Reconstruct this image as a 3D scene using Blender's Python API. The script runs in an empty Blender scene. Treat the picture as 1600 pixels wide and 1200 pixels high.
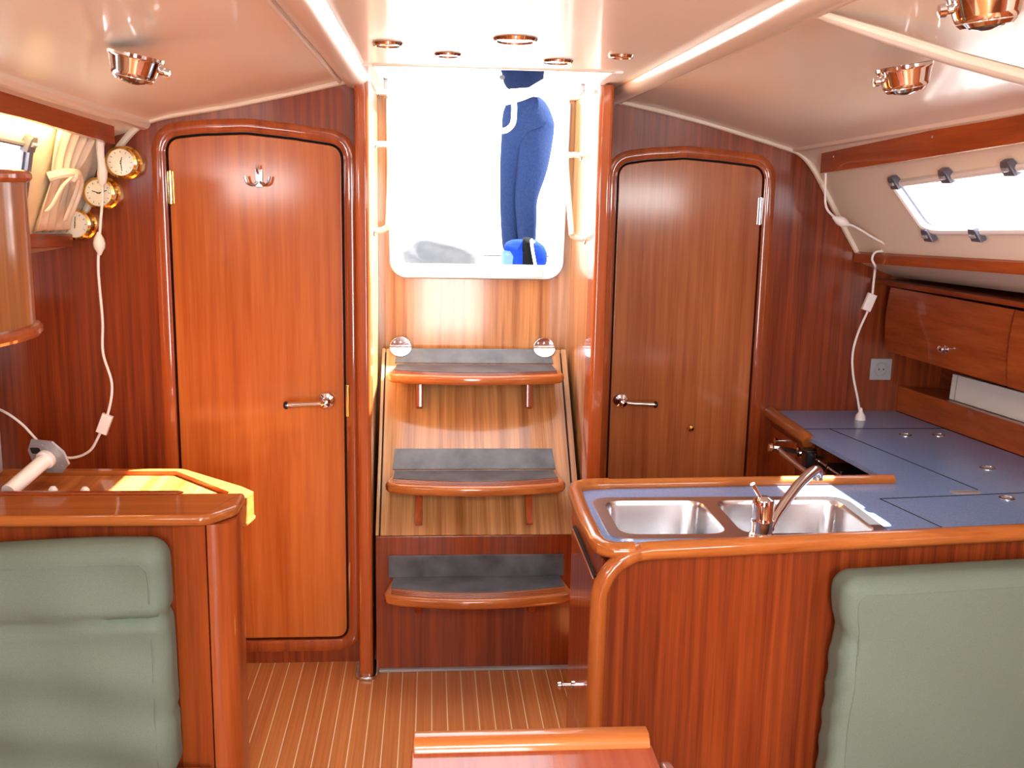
import bpy, bmesh, math, random
from mathutils import Vector, Matrix
from mathutils.geometry import tessellate_polygon
random.seed(7)
PI = math.pi
S = bpy.context.scene
C = S.collection

# ------------------------------------------------------------------ camera
cam_d = bpy.data.cameras.new('camera'); cam = bpy.data.objects.new('camera', cam_d); C.objects.link(cam)
cam_d.sensor_width = 36.0; cam_d.lens = 36.0; cam_d.clip_start = 0.02
yaw, pitch, roll = math.radians(4.664), math.radians(10.81), math.radians(1.1)
f = Vector((math.sin(yaw)*math.cos(pitch), math.cos(yaw)*math.cos(pitch), -math.sin(pitch)))
r0 = f.cross(Vector((0, 0, 1))).normalized(); u0 = r0.cross(f)
rr = r0*math.cos(roll) + u0*math.sin(roll); uu = u0*math.cos(roll) - r0*math.sin(roll)
cam.matrix_world = Matrix(((rr.x, uu.x, -f.x, 0.0), (rr.y, uu.y, -f.y, 0.0), (rr.z, uu.z, -f.z, 1.6), (0, 0, 0, 1)))
S.camera = cam
S.cycles.caustics_reflective = False; S.cycles.caustics_refractive = False

# ------------------------------------------------------------------ world, sun, added fill lamps, exposure
S.view_settings.view_transform = 'Standard'; S.view_settings.look = 'None'
S.view_settings.exposure = 0.72; S.view_settings.gamma = 1.0; S.view_settings.use_curve_mapping = False
w = bpy.data.worlds.new('sky'); S.world = w; w.use_nodes = True
bg = w.node_tree.nodes['Background']; bg.inputs[0].default_value = (0.86, 0.93, 1.0, 1); bg.inputs[1].default_value = 4.5
sd = bpy.data.lights.new('sun', 'SUN'); sd.energy = 44.0; sd.angle = math.radians(0.6); sd.color = (1.0, 0.96, 0.89)
sun = bpy.data.objects.new('sun', sd); C.objects.link(sun)
sun.rotation_euler = Vector((0.63, 0.19, 1.0)).to_track_quat('Z', 'Y').to_euler(); sun.location = (3, 5, 6)
def area(name, loc, size, direction, energy, color=(1, 1, 1)):
    d = bpy.data.lights.new(name, 'AREA'); d.shape = 'RECTANGLE'; d.size, d.size_y = size; d.energy = energy; d.color = color
    o = bpy.data.objects.new(name, d); C.objects.link(o); o.location = loc
    o.rotation_euler = (-Vector(direction)).to_track_quat('Z', 'Y').to_euler(); return o
# added overhead fill lamp, set under an unseen deck hatch behind the frame
area('saloon_hatch_fill', (0.17, 0.05, 1.935), (0.54, 0.54), (0, 0, -1), 36, (1.0, 0.98, 0.95))
# added side fill lamps, set at unseen port lights out of frame
area('starboard_fill', (1.47, 0.15, 1.55), (1.0, 0.17), (-1, 0.45, -0.20), 11, (1.0, 0.98, 0.95))
area('port_side_fill', (-1.12, -0.1, 1.60), (1.0, 0.17), (1, 0.45, 0.08), 11, (1.0, 0.98, 0.95))
# added frontal fill lamp behind the camera, no lit forecabin is built
area('forward_fill', (0.17, -1.41, 1.0), (0.56, 1.5), (0, 1, 0.22), 40, (1.0, 0.98, 0.96))

# ------------------------------------------------------------------ materials
def new_mat(name):
    m = bpy.data.materials.new(name); m.use_nodes = True
    return m, m.node_tree, m.node_tree.nodes['Principled BSDF']
def plain(name, col, rough=0.5, metal=0.0, noise=0.0, nscale=40, bump=0.0, coat=0.0, emit=None, est=0.0, spec=0.5):
    m, nt, b = new_mat(name)
    b.inputs['Roughness'].default_value = rough; b.inputs['Metallic'].default_value = metal
    b.inputs['Coat Weight'].default_value = coat; b.inputs['Coat Roughness'].default_value = 0.08
    b.inputs['Base Color'].default_value = (*col, 1)
    b.inputs['Specular IOR Level'].default_value = spec
    if emit:
        b.inputs['Emission Color'].default_value = (*emit, 1); b.inputs['Emission Strength'].default_value = est
    if noise or bump:
        tc = nt.nodes.new('ShaderNodeTexCoord'); n = nt.nodes.new('ShaderNodeTexNoise')
        n.inputs['Scale'].default_value = nscale; n.inputs['Detail'].default_value = 4
        nt.links.new(tc.outputs['Object'], n.inputs['Vector'])
        if noise:
            r = nt.nodes.new('ShaderNodeValToRGB')
            r.color_ramp.elements[0].position = 0.3; r.color_ramp.elements[1].position = 0.7
            r.color_ramp.elements[0].color = (*[c*(1-noise) for c in col], 1)
            r.color_ramp.elements[1].color = (*[min(1, c*(1+noise)) for c in col], 1)
            nt.links.new(n.outputs['Fac'], r.inputs[0]); nt.links.new(r.outputs[0], b.inputs['Base Color'])
        if bump:
            bp = nt.nodes.new('ShaderNodeBump'); bp.inputs['Strength'].default_value = bump; bp.inputs['Distance'].default_value = 0.004
            nt.links.new(n.outputs['Fac'], bp.inputs['Height']); nt.links.new(bp.outputs[0], b.inputs['Normal'])
    return m
def wood(name, dark, light, axis='z', fine=55, rough=0.32, coat=0.8, crough=0.10, stripe=0.55, tilt=0.0):
    m, nt, b = new_mat(name); N = nt.nodes.new; L = nt.links.new
    tc = N('ShaderNodeTexCoord'); oi = N('ShaderNodeObjectInfo')
    off = N('ShaderNodeVectorMath'); off.operation = 'MULTIPLY_ADD'
    cmb = N('ShaderNodeCombineXYZ')
    for k in range(3): L(oi.outputs['Random'], cmb.inputs[k])
    L(cmb.outputs[0], off.inputs[0]); off.inputs[1].default_value = (7, 5, 9)
    rt = N('ShaderNodeMapping'); rt.inputs['Rotation'].default_value = (tilt, 0, 0); L(tc.outputs['Object'], rt.inputs['Vector']); L(rt.outputs[0], off.inputs[2])
    def noise(sc, along, det, dist=0.0):
        mp = N('ShaderNodeMapping'); v = [sc, sc, sc]; v['xyz'.index(axis)] = along
        mp.inputs['Scale'].default_value = v; L(off.outputs[0], mp.inputs['Vector'])
        n = N('ShaderNodeTexNoise'); n.inputs['Scale'].default_value = 1.0; n.inputs['Detail'].default_value = det
        n.inputs['Distortion'].default_value = dist; L(mp.outputs[0], n.inputs['Vector']); return n.outputs['Fac']
    a = noise(fine, 1.2, 3); c = noise(fine*4.5, 6.0, 2); d = noise(7, 0.5, 2, 0.6)
    mx = N('ShaderNodeMath'); mx.operation = 'MULTIPLY_ADD'; L(a, mx.inputs[0]); mx.inputs[1].default_value = stripe
    m2 = N('ShaderNodeMath'); m2.operation = 'MULTIPLY_ADD'; L(c, m2.inputs[0]); m2.inputs[1].default_value = 0.22
    m3 = N('ShaderNodeMath'); m3.operation = 'MULTIPLY'; L(d, m3.inputs[0]); m3.inputs[1].default_value = 0.78-stripe
    L(m3.outputs[0], m2.inputs[2]); L(m2.outputs[0], mx.inputs[2])
    r = N('ShaderNodeValToRGB'); e = r.color_ramp.elements
    e[0].position = 0.36; e[0].color = (*dark, 1); e[1].position = 0.64; e[1].color = (*light, 1)
    L(mx.outputs[0], r.inputs[0]); L(r.outputs[0], b.inputs['Base Color'])
    b.inputs['Roughness'].default_value = rough; b.inputs['Coat Weight'].default_value = coat*0.75; b.inputs['Coat Roughness'].default_value = crough; b.inputs['Specular IOR Level'].default_value = 0.12
    bp = N('ShaderNodeBump'); bp.inputs['Strength'].default_value = 0.05; bp.inputs['Distance'].default_value = 0.002
    L(mx.outputs[0], bp.inputs['Height']); L(bp.outputs[0], b.inputs['Normal'])
    return m
DK, MD = ((0.110, 0.017, 0.005), (0.27, 0.052, 0.012)), ((0.23, 0.043, 0.010), (0.40, 0.088, 0.018))
M = {}
for ax in 'xyz':
    M['dark_'+ax] = wood('dark_mahogany_'+ax, *DK, axis=ax, crough=0.17)
    M['trim_'+ax] = wood('solid_mahogany_'+ax, *MD, axis=ax, fine=30, coat=1.0, crough=0.06)
    M['honey_'+ax] = wood('honey_mahogany_'+ax, (0.25, 0.098, 0.030), (0.56, 0.300, 0.120), axis=ax, fine=45, stripe=0.6)
M['honey_s'] = wood('honey_mahogany_sloped', (0.25, 0.098, 0.030), (0.56, 0.300, 0.120), axis='z', fine=45, stripe=0.6, tilt=PI/4)
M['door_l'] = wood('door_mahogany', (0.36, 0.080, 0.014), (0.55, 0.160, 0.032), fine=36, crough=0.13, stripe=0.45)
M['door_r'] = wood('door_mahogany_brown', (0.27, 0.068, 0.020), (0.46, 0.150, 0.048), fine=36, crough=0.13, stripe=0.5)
M['plank'] = wood('teak_plank', (0.37, 0.120, 0.034), (0.54, 0.205, 0.062), axis='y', fine=120, rough=0.4, coat=0.35, crough=0.2)
M['rail'] = wood('orange_mahogany', (0.30, 0.078, 0.016), (0.46, 0.15, 0.035), axis='x', fine=40, coat=1.0, crough=0.06)
M['rail_y'] = wood('orange_mahogany_y', (0.30, 0.078, 0.016), (0.46, 0.15, 0.035), axis='y', fine=40, coat=1.0, crough=0.06)
M['rail_z'] = wood('orange_mahogany_z', (0.26, 0.064, 0.013), (0.40, 0.12, 0.028), axis='z', fine=40, coat=1.0, crough=0.06)
M['door_y'] = wood('locker_mahogany', (0.20, 0.034, 0.008), (0.33, 0.075, 0.017), axis='y', fine=40)
M['cyl'] = wood('brown_mahogany', (0.22, 0.075, 0.022), (0.40, 0.16, 0.05), fine=30)
M['holly'] = plain('holly_inlay', (0.72, 0.58, 0.34), 0.45)
M['cream'] = plain('cream_headliner', (0.83, 0.765, 0.64), 0.36, noise=0.02, nscale=300, bump=0.03, coat=0.3)
M['lining'] = plain('cream_lining', (0.80, 0.71, 0.56), 0.45, noise=0.02, nscale=300, bump=0.03)
M['creamtrim'] = plain('cream_trim', (0.72, 0.63, 0.51), 0.3, coat=0.3)
M['gel'] = plain('white_gelcoat', (0.85, 0.85, 0.84), 0.3, coat=0.3)
M['alu'] = plain('white_aluminium', (0.72, 0.72, 0.70), 0.35, metal=0.35)
M['grey_al'] = plain('grey_cast_metal', (0.42, 0.43, 0.46), 0.4, metal=0.5, noise=0.1, nscale=60)
M['chrome'] = plain('polished_chrome', (0.80, 0.80, 0.82), 0.07, metal=1.0)
M['steel'] = plain('brushed_steel', (0.66, 0.67, 0.70), 0.24, metal=1.0, bump=0.02, nscale=200)
M['brass'] = plain('polished_brass', (0.80, 0.55, 0.16), 0.15, metal=1.0)
M['face'] = plain('ivory_dial', (0.85, 0.80, 0.62), 0.4, coat=0.6)
M['black'] = plain('black_enamel', (0.012, 0.012, 0.014), 0.25)
M['gap'] = plain('dark_gap', (0.010, 0.006, 0.004), 0.9)
M['blue'] = plain('blue_laminate', (0.185, 0.295, 0.54), 0.28, noise=0.2, nscale=160, coat=0.3)
M['tread'] = plain('grey_antislip_rubber', (0.075, 0.080, 0.092), 0.38, noise=0.45, nscale=14, bump=0.1)
M['green'] = plain('sage_green_fabric', (0.138, 0.186, 0.148), 0.75, noise=0.08, nscale=350, bump=0.12)
M['white'] = plain('white_plastic', (0.80, 0.76, 0.72), 0.35)
M['greyplas'] = plain('grey_plastic', (0.33, 0.32, 0.34), 0.4)
M['clamp'] = plain('smoke_grey_clamp', (0.10, 0.10, 0.13), 0.35)
M['curtain'] = plain('cream_curtain', (0.78, 0.68, 0.52), 0.8, noise=0.06, nscale=30)
M['paint'] = plain('cream_painted_panel', (0.74, 0.71, 0.66), 0.5)
M['tape'] = plain('grey_panel', (0.10, 0.10, 0.10), 0.5)
M['lamp'] = plain('lit_warm_tube', (1, 0.9, 0.7), 0.5, emit=(1.0, 0.72, 0.30), est=50.0)
M['glow'] = plain('white_diffuser', (0.8, 0.8, 0.78), 0.4)
M['bluecap'] = plain('blue_plastic', (0.05, 0.08, 0.42), 0.35)
M['denim'] = plain('blue_denim', (0.009, 0.0155, 0.044), 0.95, spec=0.03, noise=0.2, nscale=90, bump=0.1)
M['navy'] = plain('navy_cotton', (0.0038, 0.0065, 0.019), 0.95, spec=0.03, noise=0.15, nscale=60)
M['skin'] = plain('skin', (0.68, 0.46, 0.36), 0.55)
M['hair'] = plain('brown_hair', (0.09, 0.05, 0.03), 0.6, noise=0.3, nscale=50)
M['canvas'] = plain('grey_canvas', (0.05, 0.05, 0.056), 0.85, noise=0.1, nscale=30)
M['bagblue'] = plain('blue_nylon', (0.003, 0.015, 0.14), 0.8, spec=0.05, noise=0.15, nscale=60)
M['bagblack'] = plain('black_webbing', (0.0018, 0.0018, 0.0025), 0.8, spec=0.05)
M['nonskid'] = plain('grey_white_nonskid', (0.5, 0.5, 0.49), 0.6, noise=0.1, nscale=80)
M['rope'] = plain('white_rope', (0.75, 0.74, 0.70), 0.7, noise=0.1, nscale=120)
M['slat'] = wood('striped_desk_top', (0.27, 0.062, 0.012), (0.52, 0.20, 0.06), axis='y', fine=45)
M['tabletop'] = wood('red_mahogany_top', (0.26, 0.050, 0.020), (0.36, 0.085, 0.035), axis='y', fine=50, rough=0.4)
M['leaf'] = wood('greyed_mahogany_leaf', (0.17, 0.065, 0.055), (0.24, 0.10, 0.085), axis='y', rough=0.4)
M['lens'] = plain('dark_lens', (0.03, 0.03, 0.028), 0.15, coat=1.0)
M['pocket'] = plain('pale_blue_mesh', (0.03, 0.075, 0.16), 0.7)
def glass():
    m, nt, b = new_mat('clear_pane'); nt.nodes.remove(b)
    out = nt.nodes['Material Output']; t = nt.nodes.new('ShaderNodeBsdfTransparent'); g = nt.nodes.new('ShaderNodeBsdfGlossy')
    t.inputs[0].default_value = (0.96, 0.97, 1, 1); g.inputs['Roughness'].default_value = 0.03
    mx = nt.nodes.new('ShaderNodeMixShader'); mx.inputs[0].default_value = 0.05
    nt.links.new(t.outputs[0], mx.inputs[1]); nt.links.new(g.outputs[0], mx.inputs[2])
    nt.links.new(mx.outputs[0], out.inputs[0]); return m
M['pane'] = glass()

# ------------------------------------------------------------------ object helpers
def fin(bm, ang=0.6):
    bmesh.ops.recalc_face_normals(bm, faces=bm.faces[:])
    for fc in bm.faces: fc.smooth = True
    for e in bm.edges:
        if len(e.link_faces) == 2 and e.calc_face_angle(0) > ang: e.smooth = False
def tag(o, label=None, cat=None, group=None, kind=None):
    if label: o['label'] = label
    if cat: o['category'] = cat
    if group: o['group'] = group
    if kind: o['kind'] = kind
    return o
def obj(name, bm, mat, parent=None, ang=0.6, recentre=True):
    fin(bm, ang)
    me = bpy.data.meshes.new(name); org = Vector((0, 0, 0))
    if parent is None and recentre and bm.verts:
        xs = [v.co for v in bm.verts]
        org = Vector(((min(v.x for v in xs)+max(v.x for v in xs))/2, (min(v.y for v in xs)+max(v.y for v in xs))/2, min(v.z for v in xs)))
        bmesh.ops.translate(bm, verts=bm.verts[:], vec=-org)
    bm.to_mesh(me); bm.free()
    me.materials.append(M[mat]); o = bpy.data.objects.new(name, me); C.objects.link(o)
    if parent is not None:
        o.parent = parent
        o.matrix_parent_inverse = Matrix.Translation(-parent.location) if parent.parent is None else Matrix.Identity(4)
    else: o.location = org
    if ang < 0.8:
        wn = o.modifiers.new('weighted', 'WEIGHTED_NORMAL'); wn.keep_sharp = True; wn.weight = 90
    return o
def thing(name, label=None, cat=None, loc=(0, 0, 0), group=None, kind=None):
    o = bpy.data.objects.new(name, None); C.objects.link(o); o.location = loc; o.empty_display_size = 0.05
    return tag(o, label, cat, group, kind)
def B(): return bmesh.new()
def box(bm, x0, x1, y0, y1, z0, z1, bev=0.0, seg=2):
    r = bmesh.ops.create_cube(bm, size=1.0); vs = r['verts']
    for v in vs:
        v.co = Vector(((x0+x1)/2+v.co.x*(x1-x0), (y0+y1)/2+v.co.y*(y1-y0), (z0+z1)/2+v.co.z*(z1-z0)))
    if bev:
        es = list({e for v in vs for e in v.link_edges})
        bmesh.ops.bevel(bm, geom=es, offset=bev, segments=seg, profile=0.5, affect='EDGES')
    return bm
def prism(bm, pts, vec, bev=0.0, seg=2, rims=False):
    """closed 3-D loop extruded by vec; bev rounds the two rims"""
    vec = Vector(vec); a = [bm.verts.new(Vector(p)) for p in pts]; b = [bm.verts.new(Vector(p)+vec) for p in pts]
    n = len(pts); f1 = bm.faces.new(a); f2 = bm.faces.new(b[::-1])
    for i in range(n): bm.faces.new((a[i], b[i], b[(i+1) % n], a[(i+1) % n]))
    if bev:
        bmesh.ops.recalc_face_normals(bm, faces=bm.faces[:])
        es = list({e for fc in (f1, f2) for e in fc.edges})
        bmesh.ops.bevel(bm, geom=es, offset=bev, segments=seg, profile=0.5, affect='EDGES')
    return bm
def tube(bm, pts, r, n=10, closed=False, cap=True, flat=1.0, up=None):
    pts = [Vector(p) for p in pts]; m = len(pts); rs = r if isinstance(r, (list, tuple)) else [r]*m
    rings = []; prev = None
    for i, p in enumerate(pts):
        if closed: t = pts[(i+1) % m]-pts[i-1]
        else: t = pts[min(i+1, m-1)]-pts[max(i-1, 0)]
        t.normalize()
        if up is not None: nrm = Vector(up)
        elif prev is None: nrm = Vector((0, 0, 1)) if abs(t.z) < 0.9 else Vector((1, 0, 0))
        else: nrm = prev
        nrm = (nrm - t*nrm.dot(t)).normalized(); prev = nrm; bn = t.cross(nrm)
        rings.append([bm.verts.new(p+(nrm*math.cos(2*PI*k/n)*flat+bn*math.sin(2*PI*k/n))*rs[i]) for k in range(n)])
    for i in range(m if closed else m-1):
        a, b = rings[i], rings[(i+1) % m]
        for k in range(n): bm.faces.new((a[k], a[(k+1) % n], b[(k+1) % n], b[k]))
    if cap and not closed:
        bm.faces.new(rings[0][::-1]); bm.faces.new(rings[-1])
    return bm
def lathe(bm, prof, c, axis=(0, 0, 1), n=24, cap=True):
    ax = Vector(axis).normalized(); t = Vector((1, 0, 0)) if abs(ax.x) < 0.9 else Vector((0, 1, 0))
    u = (t-ax*t.dot(ax)).normalized(); v = ax.cross(u); c = Vector(c); rings = []
    for (r, h) in prof:
        rings.append([bm.verts.new(c+ax*h+(u*math.cos(2*PI*k/n)+v*math.sin(2*PI*k/n))*max(r, 1e-5)) for k in range(n)])
    for a, b in zip(rings, rings[1:]):
        for k in range(n): bm.faces.new((a[k], a[(k+1) % n], b[(k+1) % n], b[k]))
    if cap: bm.faces.new(rings[0][::-1]); bm.faces.new(rings[-1])
    return bm
def smooth_path(pts, k=6):
    pts = [Vector(p) for p in pts]; out = []
    for i in range(len(pts)-1):
        p0 = pts[max(i-1, 0)]; p1 = pts[i]; p2 = pts[i+1]; p3 = pts[min(i+2, len(pts)-1)]
        for j in range(k):
            t = j/k
            out.append(0.5*((2*p1)+(p2-p0)*t+(2*p0-5*p1+4*p2-p3)*t*t+(3*p1-p0-3*p2+p3)*t**3))
    out.append(pts[-1]); return out
def round_poly(pts, rad, k=6):
    """2-D polygon with rounded corners; rad is one radius or one per corner"""
    n = len(pts); out = []
    for i, p in enumerate(pts):
        r = rad[i] if isinstance(rad, (list, tuple)) else rad
        p = Vector(p); a = Vector(pts[i-1])-p; b = Vector(pts[(i+1) % n])-p
        if r <= 0: out.append(tuple(p)); continue
        h = a.angle(b)/2; d = min(r/math.tan(h), a.length*0.49, b.length*0.49)
        s = p+a.normalized()*d; e = p+b.normalized()*d
        for j in range(k+1):
            t = j/k; q = s*(1-t)**2+p*2*t*(1-t)+e*t*t; out.append(tuple(q))
    return out
def rrect(x0, x1, y0, y1, r, k=5): return round_poly([(x0, y0), (x1, y0), (x1, y1), (x0, y1)], r, k)
def offset(pts, d):
    n = len(pts); ar = sum(pts[i-1][0]*pts[i][1]-pts[i][0]*pts[i-1][1] for i in range(n)); s = 1 if ar > 0 else -1; out = []
    for i in range(n):
        a = Vector(pts[i-1]); b = Vector(pts[i]); c = Vector(pts[(i+1) % n])
        n1 = Vector(((b-a).y, -(b-a).x)); n2 = Vector(((c-b).y, -(c-b).x))
        if n1.length < 1e-9: n1 = n2.copy()
        if n2.length < 1e-9: n2 = n1.copy()
        n1.normalize(); n2.normalize(); m = n1+n2; m = m/max(m.dot(n1), 0.3) if m.length > 1e-6 else n1
        out.append(tuple(b+m*d*s*1.0))
    return out
def holed(bm, outer, holes, fn, vec=None):
    """2-D outline with holes tessellated, mapped to space by fn, and given thickness by vec"""
    loops = [outer]+holes; flat = [Vector((*p, 0)) for lp in loops for p in lp]
    tris = tessellate_polygon([[Vector((*p, 0)) for p in lp] for lp in loops])
    va = [bm.verts.new(Vector(fn(p.x, p.y))) for p in flat]
    for t in tris:
        try: bm.faces.new([va[i] for i in t])
        except ValueError: pass
    if vec is not None:
        vec = Vector(vec); vb = [bm.verts.new(v.co+vec) for v in va]
        for t in tris:
            try: bm.faces.new([vb[i] for i in t[::-1]])
            except ValueError: pass
        s = 0
        for lp in loops:
            n = len(lp)
            for i in range(n):
                bm.faces.new((va[s+i], va[s+(i+1) % n], vb[s+(i+1) % n], vb[s+i]))
            s += n
    return bm
def grid(bm, rows):
    vs = [[bm.verts.new(Vector(p)) for p in row] for row in rows]
    for a, b in zip(vs, vs[1:]):
        for i in range(len(a)-1): bm.faces.new((a[i], a[i+1], b[i+1], b[i]))
    return bm

# ================================================================== SETTING
YL, YR = 3.295, 3.76            # faces of the two aft bulkheads
CX0, CX1 = -0.19, 0.52          # inner faces of the companionway walls
YW = 3.80                       # companionway opening plane

# floor: holly coloured slab with teak planks laid on it
floor = obj('floor', box(B(), -1.75, 2.22, -1.5, 4.0, -0.06, -0.0012), 'holly'); tag(floor, kind='structure')
floor['label'] = 'varnished teak cabin sole with thin pale inlay strips'
pitch_x = 0.0482
pm = B(); box(pm, -pitch_x/2+0.0017, pitch_x/2-0.0017, -1.5, 3.76, -0.004, 0.0)
fin(pm); pme = bpy.data.meshes.new('plank'); pm.to_mesh(pme); pm.free(); pme.materials.append(M['plank'])
for i in range(-22, 29):
    o = bpy.data.objects.new('plank', pme); C.objects.link(o); o.parent = floor
    o.matrix_parent_inverse = Matrix.Translation(-floor.location); o.location = (-0.569+pitch_x*(i+12.5), 0, 0)

# ceiling
ceil = thing('ceiling', 'cream moulded headliner with rolled beams', kind='structure', loc=(0.17, 1.5, 1.93))
outer = [(-0.245, -1.4), (0.62, -1.4), (0.62, 3.80), (0.50, 3.80), (0.50, 2.90), (-0.155, 2.90), (-0.155, 3.80), (-0.245, 3.80)]
hatch = rrect(-0.11, 0.45, -0.23, 0.33, 0.06)
obj('centre_panel', holed(B(), outer, [hatch], lambda x, y: (x, y, 1.922), (0, 0, 0.03)), 'cream', ceil)
Lprof = [(-0.245, 1.922), (-0.44, 1.872), (-0.63, 1.830), (-0.79, 1.800), (-0.872, 1.775), (-0.925, 1.745), (-0.96, 1.735), (-0.985, 1.725)]
Rprof = [(0.62, 1.922), (0.78, 1.898), (0.94, 1.861), (1.18, 1.799), (1.31, 1.762), (1.36, 1.735), (1.39, 1.715), (1.405, 1.70)]
def prow(prof, Y, Y0, kx, kz):
    d = min(Y0-Y, 2.2); out = []
    for (x, z) in prof:
        t = (abs(x-prof[0][0])/abs(prof[-1][0]-prof[0][0]))
        s = -1 if prof[-1][0] < prof[0][0] else 1
        out.append((x+s*kx*d*t, Y, min(z+kz*d*t, 1.925)))
    return out
obj('side_panel', grid(B(), [prow(Lprof, y, YL, 0.08, 0.055) for y in (3.33, 2.9, 2.4, 1.9, 1.4, 0.5, -1.4)]), 'cream', ceil, ang=1.2)
obj('side_panel', grid(B(), [prow(Rprof, y, YR, 0.085, 0.043) for y in (3.79, 3.3, 2.8, 2.3, 1.8, 1.4, 0.5, -1.4)]), 'cream', ceil, ang=1.2)
def beam(x, y1, r):
    bm = B(); tube(bm, [(x, -1.4, 1.916), (x, 1.0, 1.916), (x, y1-0.02, 1.916), (x, y1, 1.918)], [r, r, r, r*0.9], 16, flat=0.62, up=(0, 0, 1)); return bm
obj('beam', beam(-0.225, 3.29, 0.042), 'creamtrim', ceil)
obj('beam', beam(0.625, 3.75, 0.040), 'creamtrim', ceil)
for x in (-0.278, 0.675):
    s = 1.9 if x > 0 else 2.9
    obj('seam_bead', tube(B(), [(x, -1.4, 1.911), (x, 3.28 if x < 0 else 3.74, 1.911)], 0.007, 8), 'creamtrim', ceil)
# transverse rib between the two starboard panels, edge rolls and joints against the bulkheads
obj('rib', tube(B(), [(0.66, 1.84, 1.915), (0.80, 1.855, 1.882), (0.95, 1.875, 1.848), (1.12, 1.90, 1.817), (1.5, 1.95, 1.775)], [0.012, 0.020, 0.022, 0.026, 0.028], 12, flat=0.6, up=(0.2, 0, 1)), 'creamtrim', ceil)
obj('edge_roll', tube(B(), [prow(Lprof, y, YL, 0.08, 0.055)[4] for y in (3.29, 2.9, 2.4, 1.9, 1.4, 0.5)], 0.022, 10), 'creamtrim', ceil)
obj('edge_roll', tube(B(), [Vector(prow(Rprof, y, YR, 0.085, 0.043)[4])+Vector((0.02, 0, 0.006)) for y in (3.75, 3.3, 2.8, 2.3, 1.8, 1.4, 0.5)], 0.020, 10), 'creamtrim', ceil)
LC = [(-0.2, 1.93), (-0.437, 1.873), (-0.631, 1.830), (-0.786, 1.802), (-0.872, 1.775), (-0.932, 1.721), (-0.983, 1.650), (-1.03, 1.56), (-1.10, 1.43)]
RC = [(0.6, 1.93), (0.939, 1.861), (1.18, 1.799), (1.30, 1.765), (1.352, 1.746), (1.40, 1.70), (1.445, 1.632), (1.516, 1.516), (1.60, 1.387)]
obj('bulkhead_joint', tube(B(), smooth_path([(x, YL-0.008, z) for x, z in LC], 4), 0.011, 8), 'creamtrim', ceil)
obj('bulkhead_joint', tube(B(), smooth_path([(x, YR-0.008, z) for x, z in RC], 4), 0.012, 8), 'creamtrim', ceil)
# unseen deck hatch, added to carry the overhead fill lamp
lt = thing('added_hatch', 'added unseen deck hatch with a sun blocking lid over the saloon table', kind='structure', loc=(0.17, 0.05, 1.92))
obj('hatch_frame', holed(B(), rrect(-0.16, 0.50, -0.28, 0.38, 0.08), [rrect(-0.11, 0.45, -0.23, 0.33, 0.06)], lambda x, y: (x, y, 1.905), (0, 0, 0.016)), 'creamtrim', lt)

obj('sun_block_lid', prism(B(), [(x, y, 1.953) for x, y in rrect(-0.13, 0.47, -0.25, 0.35, 0.06)], (0, 0, 0.012)), 'glow', lt)  # solid lid added to keep direct sun out of the saloon

# port bulkhead with its door
def door_outline(x0, x1, z0, zl, zc, zr, rt=0.05, rb=0.05):
    top = [(x1, zr), (x0+(x1-x0)*0.72, (zc*0.6+zr*0.4)), (x0+(x1-x0)*0.45, zc), (x0+(x1-x0)*0.2, zc*0.5+zl*0.5+0.003), (x0, zl)]
    return round_poly([(x0, z0), (x1, z0)]+top, [rb, rb, rt, 0.2, 0.2, 0.2, rt], 6)
def bulkhead(name, Y, outl, hole, label):
    bm = B(); holed(bm, outl, [hole], lambda x, z: (x, Y, z), (0, 0.028, 0)); o = obj(name, bm, 'dark_z', recentre=False); return tag(o, label, kind='structure')
dl = door_outline(-0.805, -0.278, 0.09, 1.728, 1.748, 1.716, 0.045, 0.04)
LB = [(-1.62, 0.0), (-0.19, 0.0)]+[(x, z+.004) for x, z in LC[:4]]+[(-0.90, 1.80), (-0.985, 1.745), (-1.025, 1.66), (-1.065, 1.57), (-1.13, 1.46), (-1.62, 1.46)]
wl = bulkhead('wall_aft_left', YL, LB, offset(dl, 0.007), 'dark red mahogany bulkhead around the orange door')
dr = door_outline(0.683, 1.218, 0.09, 1.690, 1.716, 1.690, 0.05, 0.04)
RB = [(0.54, 0.0), (2.14, 0.0), (2.14, 1.42), (1.64, 1.42), (1.56, 1.53), (1.49, 1.64), (1.44, 1.715), (1.39, 1.765)]+[(x, z+.004) for x, z in RC[1:4][::-1]]+[(0.54, 1.93)]
wr = bulkhead('wall_aft_right', YR, RB, offset(dr, 0.007), 'dark red mahogany bulkhead behind the galley')
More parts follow.
